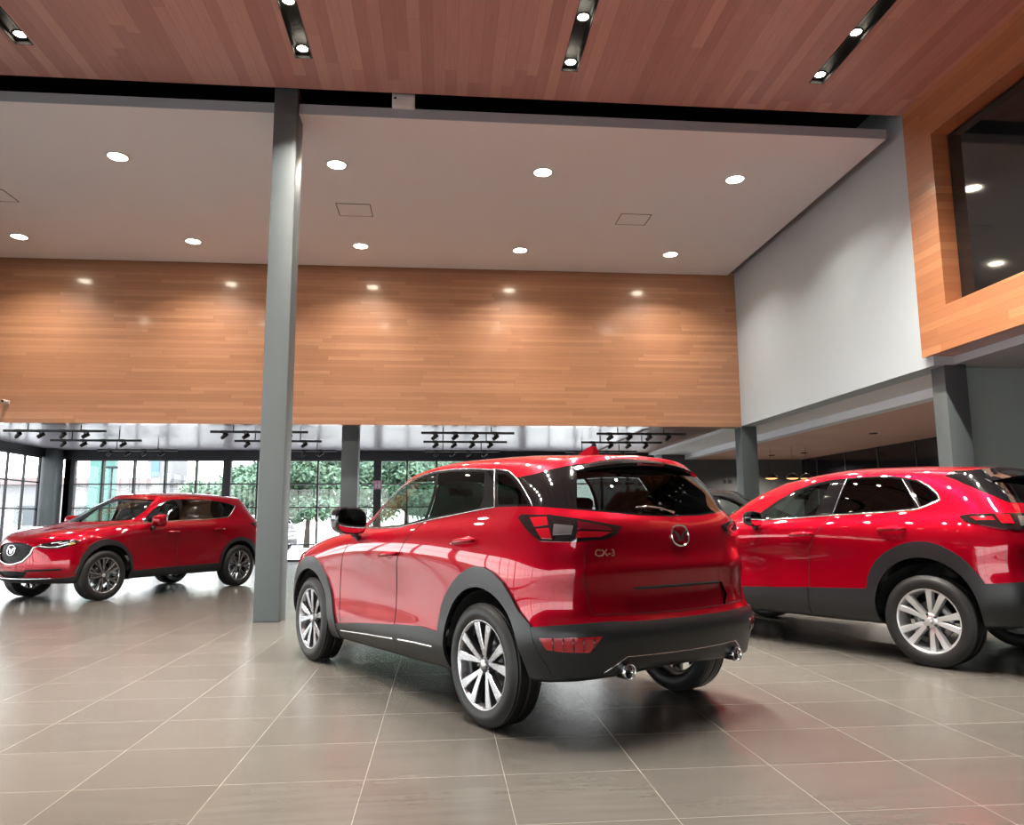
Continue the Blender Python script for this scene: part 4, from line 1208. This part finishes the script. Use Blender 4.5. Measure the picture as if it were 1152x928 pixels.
A30o = [(.486, .25), (.478, .56), (.463, .649), (.428, .722), (.373, .796), (.298, .857), (.203, .910), (.114, .940), (.028, .953), (-.055, .949), (-.136, .929), (-.213, .891), (-.286, .842), (-.337, .794), (-.386, .727), (-.43, .66), (-.46, .5), (-.47, .3)]
RIGHT_CX30 = dict(
 rings=CX30_RINGS, pos=(4.50, 6.12, 2.096), paint=RED, R=.347, wb=2.655, rim=.246, tw=.215, wy=.885, Rl=.43, style='silver', rot=(math.radians(107.5), math.radians(60)),
 label='red crossover on the right, partly cut off by the frame, with silver ten-spoke wheels',
 arches=[(A30o, arc(.01, .43, .40, -32, 212, 26)), (mirx(A30o, 2.655), arc(2.645, .43, .40, -32, 212, 26))], clad=CLAD,
 side_trims=[('sill_trim', [(1.024, .15), (1.024, .534), (.476, .56), (.47, .15)], CLAD, .012), ('sill_trim', [(2.2, .49), (1.695, .497), (1.335, .513), (1.030, .534), (1.030, .15), (2.2, .15)], CLAD, .012)],
 dlo=[(1.70, 1.103), (1.529, 1.125), (1.202, 1.140), (.783, 1.167), (.527, 1.177), (.287, 1.189), (.113, 1.20), (.04, 1.213), (-.039, 1.245), (-.108, 1.276), (-.084, 1.314), (0, 1.389), (.102, 1.442), (.21, 1.468), (.333, 1.49), (.575, 1.49), (.701, 1.484), (.877, 1.475), (1.042, 1.447), (1.213, 1.395), (1.4, 1.303), (1.548, 1.213), (1.66, 1.134)],
 pane_f=[(1.532, 1.136), (1.2, 1.152), (.961, 1.172), (.855, 1.453), (1.035, 1.427), (1.205, 1.375), (1.392, 1.276), (1.489, 1.199)],
 pane_r=[(.77, 1.178), (.3, 1.2), (.075, 1.222), (.20, 1.445), (.333, 1.475), (.575, 1.477), (.69, 1.468)],
 quarter=[(.03, 1.228), (-.03, 1.255), (-.09, 1.28), (-.07, 1.314), (.008, 1.38), (.105, 1.43), (.165, 1.442)],
 side_lines=[('window_trim', [(1.834, 1.098), (1.529, 1.122), (1.202, 1.137), (.783, 1.164), (.527, 1.174), (.287, 1.186), (.113, 1.197), (.04, 1.210), (-.039, 1.242), (-.108, 1.274), (-.084, 1.316), (0, 1.391), (.102, 1.444)], .008, CHR),
             ('pillar_line', [(.701, 1.481), (.789, 1.168)], .004, SATIN), ('pillar_line', [(.215, 1.455), (.045, 1.219)], .004, SATIN)],
 front_door=[(2.05, .497), (2.08, .75), (2.0, .95), (1.88, 1.06), (1.83, 1.093), (1.529, 1.12), (1.202, 1.135), (.80, 1.161), (.92, 1.0), (1.0, .85), (1.02, .7), (1.028, .536)],
 front_door_gap=[(2.05, .52), (2.08, .75), (2.0, .95), (1.88, 1.06)],
 rear_door=[(1.026, .536), (1.018, .7), (.998, .85), (.918, 1.0), (.798, 1.161), (.527, 1.172), (.287, 1.184), (.113, 1.195), (.047, 1.2), (.047, 1.093), (-.027, 1.093), (-.045, 1.01), (.05, .96), (.2, .92), (.3, .865), (.40, .77), (.46, .66), (.48, .562)],
 rear_door_gap=[(1.027, .40), (1.020, .7), (1.0, .85), (.919, 1.0), (.80, 1.155)],
 front_door_handle=(1.055, .995), rear_door_handle=(.24, 1.045), htilt=.05, cup=RED,
 tail=uq([(-.267, .812, 1.144), (-.323, .799, 1.157), (-.401, .784, 1.161), (-.532, .725, 1.161), (-.626, .601, 1.163), (-.68, .42, 1.15), (-.70, .40, 1.09), (-.68, .52, 1.05), (-.613, .735, 1.042), (-.535, .795, 1.055), (-.413, .827, 1.081), (-.315, .831, 1.103)]),
 tail_in=[([(.33, 1.138), (.21, 1.138), (.20, 1.112), (.31, 1.112)], REDL), ([(.19, 1.15), (.10, 1.15), (.09, 1.085), (.17, 1.09)], REDL), ([(.05, 1.14), (-.02, 1.14), (-.02, 1.07), (.05, 1.07)], SMOKE)],
 mirror=(1.52, .955, 1.135), mirror_m=GBLK, mirror_s=.8,
 head=uf([(3.40, .45, .78), (3.30, .60, .84), (3.1, .78, .88), (3.0, .82, .88), (3.15, .78, .82), (3.35, .60, .76)]), head_in=[([(2.05, .79), (1.8, .82), (1.65, .85)], CLRL, 'lamp_strip')],
 rear_glass=sym([(0, 1.238), (.50, 1.256), (.55, 1.33), (.50, 1.43), (.44, 1.47), (0, 1.485)]),
 rear_black=sym([(0, 1.222), (.30, 1.232), (.496, 1.242), (.609, 1.247), (.632, 1.272), (.658, 1.334), (.655, 1.394), (.626, 1.468), (.535, 1.524), (.3, 1.535), (0, 1.54)]),
 screen=sym([(0, 1.11), (.5, 1.115), (.66, 1.13), (.62, 1.28), (.57, 1.39), (.52, 1.43), (0, 1.46)]),
 bumper_r=[(-1, .1), (-.36, .1), (-.40, .652), (-.547, .664), (-.644, .676), (-1, .69)],
 bumper_f=[(3.05, .1), (4, .1), (4, .46), (3.4, .46), (3.09, .55)],
 grille=sym([(0, .80), (.44, .79), (.52, .73), (.40, .50), (0, .48)]), grille_wing=[(-.54, .76), (-.50, .65), (-.41, .50), (0, .47), (.41, .50), (.50, .65), (.54, .76)], emb_f=.69,
 hood=symx([(2.47, 0), (2.42, .3), (2.26, .58), (2.22, .66), (2.6, .72), (2.95, .69), (3.2, .59), (3.32, .4), (3.37, 0)]),
 gate=sym([(0, 1.220), (.30, 1.230), (.496, 1.240), (.61, 1.245), (.55, 1.19), (.50, 1.10), (.56, 1.0), (.58, .88), (.55, .70), (0, .69)]),
 gate_gap=[(.50, 1.10), (.56, 1.0), (.58, .88), (.55, .71), (0, .70), (-.55, .71), (-.58, .88), (-.56, 1.0), (-.50, 1.10)],
 emb_r=1.10, text='CX-30', script=(0, .52, 1.02), lip_z=.84,
 floor=(-.45, 2.0), seat_x=1.05, seat_m=SEAT, dash=(1.78, 2.2, 1.03), imirror=(1.62, 0, 1.36),
 spoiler=dict(w=.55, xi=-.33, zi=1.515, xo=-.53, zo=1.478, drop=.06, bow=.12),
 exhaust=[(-.775, .50, .38, .042)],
 rear_lines=[('bumper_trim', [(.66, .672), (.5, .682), (0, .688), (-.5, .682), (-.66, .672)], .007, SATIN)],
)
A5o = [(.52, .25), (.515, .373), (.459, .568), (.40, .68), (.318, .764), (.2, .835), (.083, .862), (-.03, .860), (-.146, .833), (-.24, .79), (-.306, .745), (-.39, .62), (-.43, .45), (-.45, .3)]
F5o = [(3.10, .28), (3.096, .452), (3.068, .646), (2.953, .807), (2.87, .86), (2.788, .886), (2.68, .888), (2.568, .863), (2.46, .82), (2.375, .754), (2.255, .61), (2.215, .399), (2.21, .25)]
LEFT_CX5 = dict(
 rings=CX5_RINGS, pos=(-4.39, 14.66, 4.1948), paint=RED, R=.362, wb=2.70, rim=.258, tw=.225, wy=.905, Rl=.43, style='forked', rot=(math.radians(30), math.radians(75)),
 label='red sport utility vehicle by the glass wall at the left, its nose towards the viewer',
 arches=[(A5o, arc(.04, .40, .40, -25, 205, 26)), (F5o, arc(2.665, .40, .405, -25, 205, 26))], clad=SILL,
 side_trims=[('sill_trim', [(2.215, .40), (1.4, .42), (.5, .432), (.5, .15), (2.215, .15)], SILL, .008)],
 dlo=[(2.0, 1.122), (1.894, 1.126), (1.311, 1.161), (.722, 1.181), (.246, 1.222), (.12, 1.31), (-.01, 1.42), (.126, 1.462), (.33, 1.49), (.562, 1.512), (.85, 1.52), (1.097, 1.52), (1.356, 1.508), (1.537, 1.462), (1.747, 1.335), (1.951, 1.18)],
 pane_f=[(1.90, 1.136), (1.5, 1.160), (1.32, 1.170), (1.28, 1.40), (1.32, 1.495), (1.50, 1.452), (1.72, 1.325), (1.88, 1.19)],
 pane_r=[(1.24, 1.174), (.722, 1.192), (.45, 1.215), (.36, 1.35), (.38, 1.478), (.562, 1.498), (1.097, 1.507), (1.22, 1.503), (1.20, 1.38)],
 quarter=[(.40, 1.218), (.27, 1.238), (.15, 1.32), (.03, 1.415), (.14, 1.448), (.32, 1.47), (.30, 1.35)],
 side_lines=[('window_trim', [(2.02, 1.118), (1.894, 1.122), (1.311, 1.157), (.722, 1.177), (.246, 1.218), (.12, 1.308), (-.01, 1.42)], .009, CHR)],
 front_door=[(2.22, .44), (2.27, .75), (2.28, .95), (2.2, 1.07), (2.05, 1.113), (1.894, 1.120), (1.40, 1.15), (1.385, .832), (1.40, .435)],
 front_door_gap=[(2.22, .46), (2.27, .75), (2.28, .95), (2.2, 1.07)],
 rear_door=[(1.398, .435), (1.383, .832), (1.398, 1.15), (.722, 1.175), (.30, 1.208), (.25, 1.1), (.28, .95), (.40, .77), (.5, .62), (.54, .45)],
 rear_door_gap=[(1.40, .40), (1.385, .832), (1.40, 1.14)],
 front_door_handle=(1.52, .975), rear_door_handle=(.55, 1.01), htilt=.03, cup=RED,
 tail=uq([(-.25, .86, 1.10), (-.40, .84, 1.13), (-.55, .75, 1.13), (-.65, .55, 1.11), (-.66, .50, 1.05), (-.60, .66, 1.0), (-.45, .84, 1.0), (-.35, .86, 1.04)]),
 tail_in=[([(.36, 1.09), (.22, 1.10), (.22, 1.05), (.33, 1.05)], REDL)],
 mirror=(1.90, 1.01, 1.16), mirror_m=RED, mirror_s=1.12,
 head=uf([(3.433, .395, .81), (3.39, .462, .836), (3.262, .62, .877), (3.166, .723, .893), (3.061, .819, .873), (3.106, .806, .83), (3.248, .693, .772), (3.345, .566, .765), (3.413, .45, .775)]),
 head_in=[([(2.10, .80), (1.98, .785), (1.86, .79), (1.76, .82), (1.66, .855)], CLRL, 'lamp_strip'), ([(1.95, .84), (1.82, .86)], CLRL, 'lamp_projector'), ([(1.85, .83), (1.74, .85)], CLRL, 'lamp_projector'), ([(1.73, .815), (1.65, .835)], AMBER, 'indicator')],
 rear_glass=sym([(0, 1.27), (.55, 1.285), (.60, 1.37), (.54, 1.48), (.48, 1.53), (0, 1.545)]),
 rear_black=sym([(0, 1.255), (.50, 1.262), (.655, 1.28), (.66, 1.37), (.60, 1.48), (.52, 1.545), (0, 1.57)]),
 screen=sym([(0, 1.143), (.5, 1.15), (.69, 1.168), (.655, 1.335), (.60, 1.45), (.56, 1.495), (.3, 1.515), (0, 1.52)]),
 bumper_r=[(-1, .1), (-.36, .1), (-.40, .56), (-1, .58)],
 bumper_f=[(2.95, .1), (4, .1), (4, .335), (3.3, .345), (3.07, .375)],
 grille=sym([(0, .856), (.14, .852), (.27, .834), (.355, .795), (.346, .698), (.237, .60), (.1, .566), (0, .56)]),
 grille_wing=[(-.47, .82), (-.37, .785), (-.352, .698), (-.25, .592), (-.1, .552), (0, .546), (.1, .552), (.25, .592), (.352, .698), (.37, .785), (.47, .82)], emb_f=.745,
 lower_grille=sym([(0, .455), (.32, .445), (.24, .365), (0, .36)]),
 front_lines=[('bumper_slot', [(.28, .462), (.50, .468), (.72, .478)], .016, GRIL), ('bumper_slot', [(-.28, .462), (-.50, .468), (-.72, .478)], .016, GRIL), ('bumper_lip', [(-.60, .350), (-.3, .343), (0, .342), (.3, .343), (.60, .350)], .010, SATIN)],
 hood=symx([(2.54, 0), (2.49, .3), (2.32, .60), (2.28, .69), (2.6, .76), (2.95, .73), (3.2, .63), (3.34, .45), (3.42, .2), (3.43, 0)]),
 gate=sym([(0, 1.253), (.50, 1.26), (.64, 1.275), (.60, 1.15), (.50, 1.08), (.60, .98), (.62, .85), (.58, .62), (0, .61)]),
 gate_gap=[(.60, .98), (.62, .85), (.58, .63), (0, .62), (-.58, .63), (-.62, .85), (-.60, .98)],
 emb_r=1.13, text='CX-5', script=(0, .50, 1.02), lip_z=.92,
 floor=(-.40, 2.1), seat_x=1.10, seat_m=SEATL, dash=(1.90, 2.3, 1.06), imirror=(1.72, 0, 1.40),
 spoiler=dict(w=.55, xi=-.33, zi=1.57, xo=-.46, zo=1.55, drop=.07, bow=.08), fin=(0.0, 1.605),
 exhaust=[(-.72, .52, .37, .042)],
)
for S in (MID_CX3, RIGHT_CX30, LEFT_CX5): car(S)
BACK = dict(LEFT_CX5); BACK.update(paint=GREYP, pos=(3.40, 12.9, -.35), label='dark grey sport utility vehicle mostly hidden behind the middle red car', mirror_m=GREYP, seat_m=SEAT)
car(BACK)
PARK = dict(LEFT_CX5); PARK.update(paint=WHITEP, pos=(-7.2, 34.5, 3.0), label='pale parked car outside the glass, under the trees', mirror_m=WHITEP, seat_m=SEAT)
park = car(PARK); park.location.z = -.21
# ------------------------------------------------------------------ outside
struct(MB().box((-90, -60, -.35), (70, 130, -.21)).build('ground', mat('pale_concrete', (.45, .44, .43), .9)))
M_LEAF = mat('leaf_green', (.085, .165, .11), .6)
M_LEAF2 = mat('light_leaf_green', (.13, .215, .13), .6)
M_BARK = mat('tree_bark', (.05, .04, .032), .9)
def tree_data(seed, h, rx, rz, nl, mats):
    rnd = random.Random(seed)
    b = MB()
    blobs = []
    for i in range(26):
        a = rnd.uniform(0, 2 * PI); rr = rx * math.sqrt(rnd.random()) * .75; zz = rnd.uniform(-.8, .8)
        blobs.append((rr * math.cos(a), rr * math.sin(a), h + rz * zz, rx * rnd.uniform(.32, .5)))
    for i in range(nl):
        bx, by, bz, br = blobs[rnd.randrange(len(blobs))]
        u, v = rnd.uniform(-1, 1), rnd.uniform(0, 2 * PI)
        q = math.sqrt(1 - u * u); rr = br * rnd.uniform(.55, 1.05) 
        c = Vector((bx + rr * q * math.cos(v), by + rr * q * math.sin(v), bz + rr * u * .85))
        s = rnd.uniform(.09, .18)
        d1 = Vector((rnd.uniform(-1, 1), rnd.uniform(-1, 1), rnd.uniform(-1, 1))).normalized(); d2 = d1.orthogonal().normalized()
        b.add([c - d1 * s, c + d2 * s * .5, c + d1 * s, c - d2 * s * .5], [(0, 1, 2, 3)], rnd.random() < .4, False)
    t = MB()
    t.tube([(0, 0, -.21), (.05, .03, h * .35), (0, 0, h * .75)], [.16, .12, .07], 8)
    for i in range(7):
        a = i * 2.4; z = h * (.38 + .05 * i)
        t.tube([(0, 0, z), (math.cos(a) * rx * .35, math.sin(a) * rx * .35, z + .7), (math.cos(a) * rx * .7, math.sin(a) * rx * .7, z + 1.2)], [.05, .035, .015], 6)
    return b, t
trees = [(-10.9, 47, 3.0, 2.2, 1.6), (-6.9, 40, 3.6, 1.98, 2.4), (-4.9, 47.5, 4.2, 2.4, 2.9), (-1.9, 40.5, 3.6, 1.98, 2.4), (1.2, 47.5, 4.2, 2.4, 2.8), (4.0, 40.5, 3.7, 1.98, 2.3), (-13.9, 52.5, 2.6, 2.2, 1.4), (-18.2, 58, 2.5, 2.2, 1.3)]
for i, (x, y, h, rx, rz) in enumerate(trees):
    b, t = tree_data(20 + i, h, rx, rz, 15000 if i < 6 else 5000, None)
    r = empty('tree', (x, y, 0))
    b.build('crown', [M_LEAF, M_LEAF2], r, False); t.build('trunk', M_BARK, r)
    tag(r, ['leafy tree outside at the left of the big grey column', 'bushy green tree outside just right of the big grey column', 'bushy green tree outside behind the second grey column', 'bushy green tree outside just right of the pink post sign', 'green tree outside above the red car windscreen', 'green tree outside behind the roof of the middle red car', 'low leafy tree outside above the roof of the left car', 'thin low tree outside, left-hand end of the trees'][i], 'tree', 'trees outside the glass')
M_TURQ = mat('turquoise_panel', (.055, .16, .14), .5)
M_OUTW = mat('white_render', (.19, .19, .20), .7)
M_OUTB = mat('pale_blue_panel', (.09, .17, .23), .5)
t = empty('pylon_sign', (-18.75, 44, -.21)); tag(t, 'tall turquoise pylon outside, seen above the left car bonnet', 'pylon')
MB().box((-.66, -.25, 0), (-.05, .25, 6.4)).build('pylon_panel', M_TURQ, t)
MB().prism([(-.02, 0), (.66, 0), (.66, 4.75), (-.02, 5.0)], -.2, .2, 'y').build('pylon_panel', M_TURQ, t)
t = empty('low_building', (-36, 68, -.21)); tag(t, 'long white low building outside beyond the left car', 'building')
MB().box((-14, -3, 0), (12, 3, 4.4)).build('wall', M_OUTW, t)
MB().box((-14.3, -3.4, 4.4), (12.3, 3.4, 4.95)).build('roof_edge', mat('pink_fascia', (.17, .13, .13), .6), t)
for k in range(5): MB().box((-12.5 + k * 4.7, -3.06, 1.2), (-9.3 + k * 4.7, -2.98, 2.7)).build('window', mat('building_glass', (.06, .075, .085), .25), t)
t = empty('arched_canopy', (-15.5, 43.2, -.21)); tag(t, 'curved white and blue canopy outside, right of the turquoise pylon', 'canopy')
A = [(-1.25 * math.cos(q) - .02 + 0, 3.7 + 1.75 * math.sin(q)) for q in np.linspace(PI / 2 * .98, 0.02, 10)]
A = [(-1.3 + 1.3 * math.sin(q), 3.75 + 1.6 * math.cos(q)) for q in np.linspace(0, PI / 2, 10)]
MB().prism(A + [(0, 3.4), (.15, 3.4), (.15, 0), (.65, 0), (.65, 3.4), (.9, 3.4), (1.1, 3.65), (1.12, 4.7), (.98, 5.05), (.6, 5.35), (-.2, 5.6), (-1.3, 5.75)], -1.2, 1.2, 'y').build('canopy_arch', M_OUTW, t)
MB().box((.04, -1.26, 3.75), (.42, -1.19, 5.0)).build('canopy_panel', M_OUTB, t)
lp0 = None
for i, (x, y) in enumerate(((-17.9, 43), (-18.6, 52))):
    if lp0 is None:
        t = empty('street_lamp', (x, y, -.21))
        MB().tube([(0, 0, 0), (0, 0, 4.3)], [.07, .045], 8).build('pole', M_BLACK, t)
        MB().box((-.30, -.1, 4.25), (.30, .1, 4.36)).build('lamp_head', M_BLACK, t)
        lp0 = t
    else:
        t = copy_tree(lp0); t.location = (x, y, -.21); t.scale = (1, 1, .82)
    tag(t, ['tall dark street lamp outside, just right of the turquoise pylon', 'shorter dark street lamp outside, farther right of the turquoise pylon'][i], 'street lamp', 'street lamps outside')
# tall grey wing beyond the left glazing
t = empty('neighbour_building', (-19, 25.5, -.21)); tag(t, 'grey panelled building outside, seen through the left glass corner', 'building')
MB().box((-3, -1.2, 0), (3, 3, 8)).build('wall', mat('grey_panel', (.11, .115, .125), .6), t)
for k in range(3): MB().box((-2.4 + k * 1.7, -1.25, 1), (-1.4 + k * 1.7, -1.18, 2.6)).build('window', MATS['building_glass'], t)
t = empty('hedge', (-20, 19.5, -.21)); tag(t, 'pale green clipped hedge outside the left glass wall', 'hedge')
hb = MB(); rnd = random.Random(3)
for i in range(5000):
    c = Vector((rnd.uniform(-1.1, 1.1), rnd.uniform(-6, 4.5), rnd.uniform(.1, 1.5)))
    d1 = Vector((rnd.uniform(-1, 1), rnd.uniform(-1, 1), rnd.uniform(-1, 1))).normalized(); d2 = d1.orthogonal().normalized(); s_ = rnd.uniform(.06, .12)
    hb.add([c - d1 * s_, c + d2 * s_ * .6, c + d1 * s_, c - d2 * s_ * .6], [(0, 1, 2, 3)], rnd.random() < .5, False)
hb.build('hedge_leaves', [M_LEAF, M_LEAF2], t, False)
MB().box((-1, -5.9, 0), (1, 4.4, 1.4)).build('hedge_core', M_LEAF, t)

# ------------------------------------------------------------------ light, camera
w = bpy.data.worlds.new('sky'); scene.world = w; w.use_nodes = True
nt = w.node_tree; bg = nt.nodes['Background']
tc = nt.nodes.new('ShaderNodeTexCoord'); sx = nt.nodes.new('ShaderNodeSeparateXYZ'); nt.links.new(tc.outputs['Generated'], sx.inputs[0])
rp = nt.nodes.new('ShaderNodeValToRGB'); nt.links.new(sx.outputs['Z'], rp.inputs[0])
rp.color_ramp.elements[0].position = 0.0; rp.color_ramp.elements[0].color = (1, .975, .965, 1)
rp.color_ramp.elements[1].position = .8; rp.color_ramp.elements[1].color = (.86, .90, 1, 1)
nt.links.new(rp.outputs[0], bg.inputs[0]); bg.inputs[1].default_value = SKY
s = bpy.data.lights.new('sun', 'SUN'); s.energy = SUN; s.angle = math.radians(3); s.color = (1, .96, .9)
so = link(bpy.data.objects.new('sun', s)); so.rotation_euler = (math.radians(28), math.radians(12), 0)

cam = bpy.data.cameras.new('camera'); co = link(bpy.data.objects.new('camera', cam)); scene.camera = co
yaw, pitch, roll = .0923, .1415, .0054
cam.sensor_fit = 'HORIZONTAL'; cam.sensor_width = 36; cam.lens = 850.04 / 1152 * 36; cam.clip_start = .05; cam.clip_end = 400
f = Vector((math.sin(yaw) * math.cos(pitch), math.cos(yaw) * math.cos(pitch), math.sin(pitch)))
r = Vector((math.cos(yaw), -math.sin(yaw), 0)); d = f.cross(r)
r2 = r * math.cos(roll) + d * math.sin(roll); d2 = -r * math.sin(roll) + d * math.cos(roll)
M = Matrix((r2, -d2, -f)).transposed().to_4x4(); M.translation = (0, 0, 1.135); co.matrix_world = M
vs = scene.view_settings
vs.view_transform = 'Standard'; vs.look = 'None'; vs.gamma = 1; vs.exposure = EXPO
vs.use_curve_mapping = False
cy = scene.cycles
cy.use_denoising = True
cy.use_adaptive_sampling = False
cy.sampling_pattern = 'TABULATED_SOBOL'
try: cy.denoiser = 'OPENIMAGEDENOISE'
except Exception: pass
cy.max_bounces = 10; cy.diffuse_bounces = 5; cy.glossy_bounces = 5; cy.transparent_max_bounces = 16; cy.transmission_bounces = 6
cy.sample_clamp_indirect = 6; cy.caustics_reflective = False; cy.caustics_refractive = False
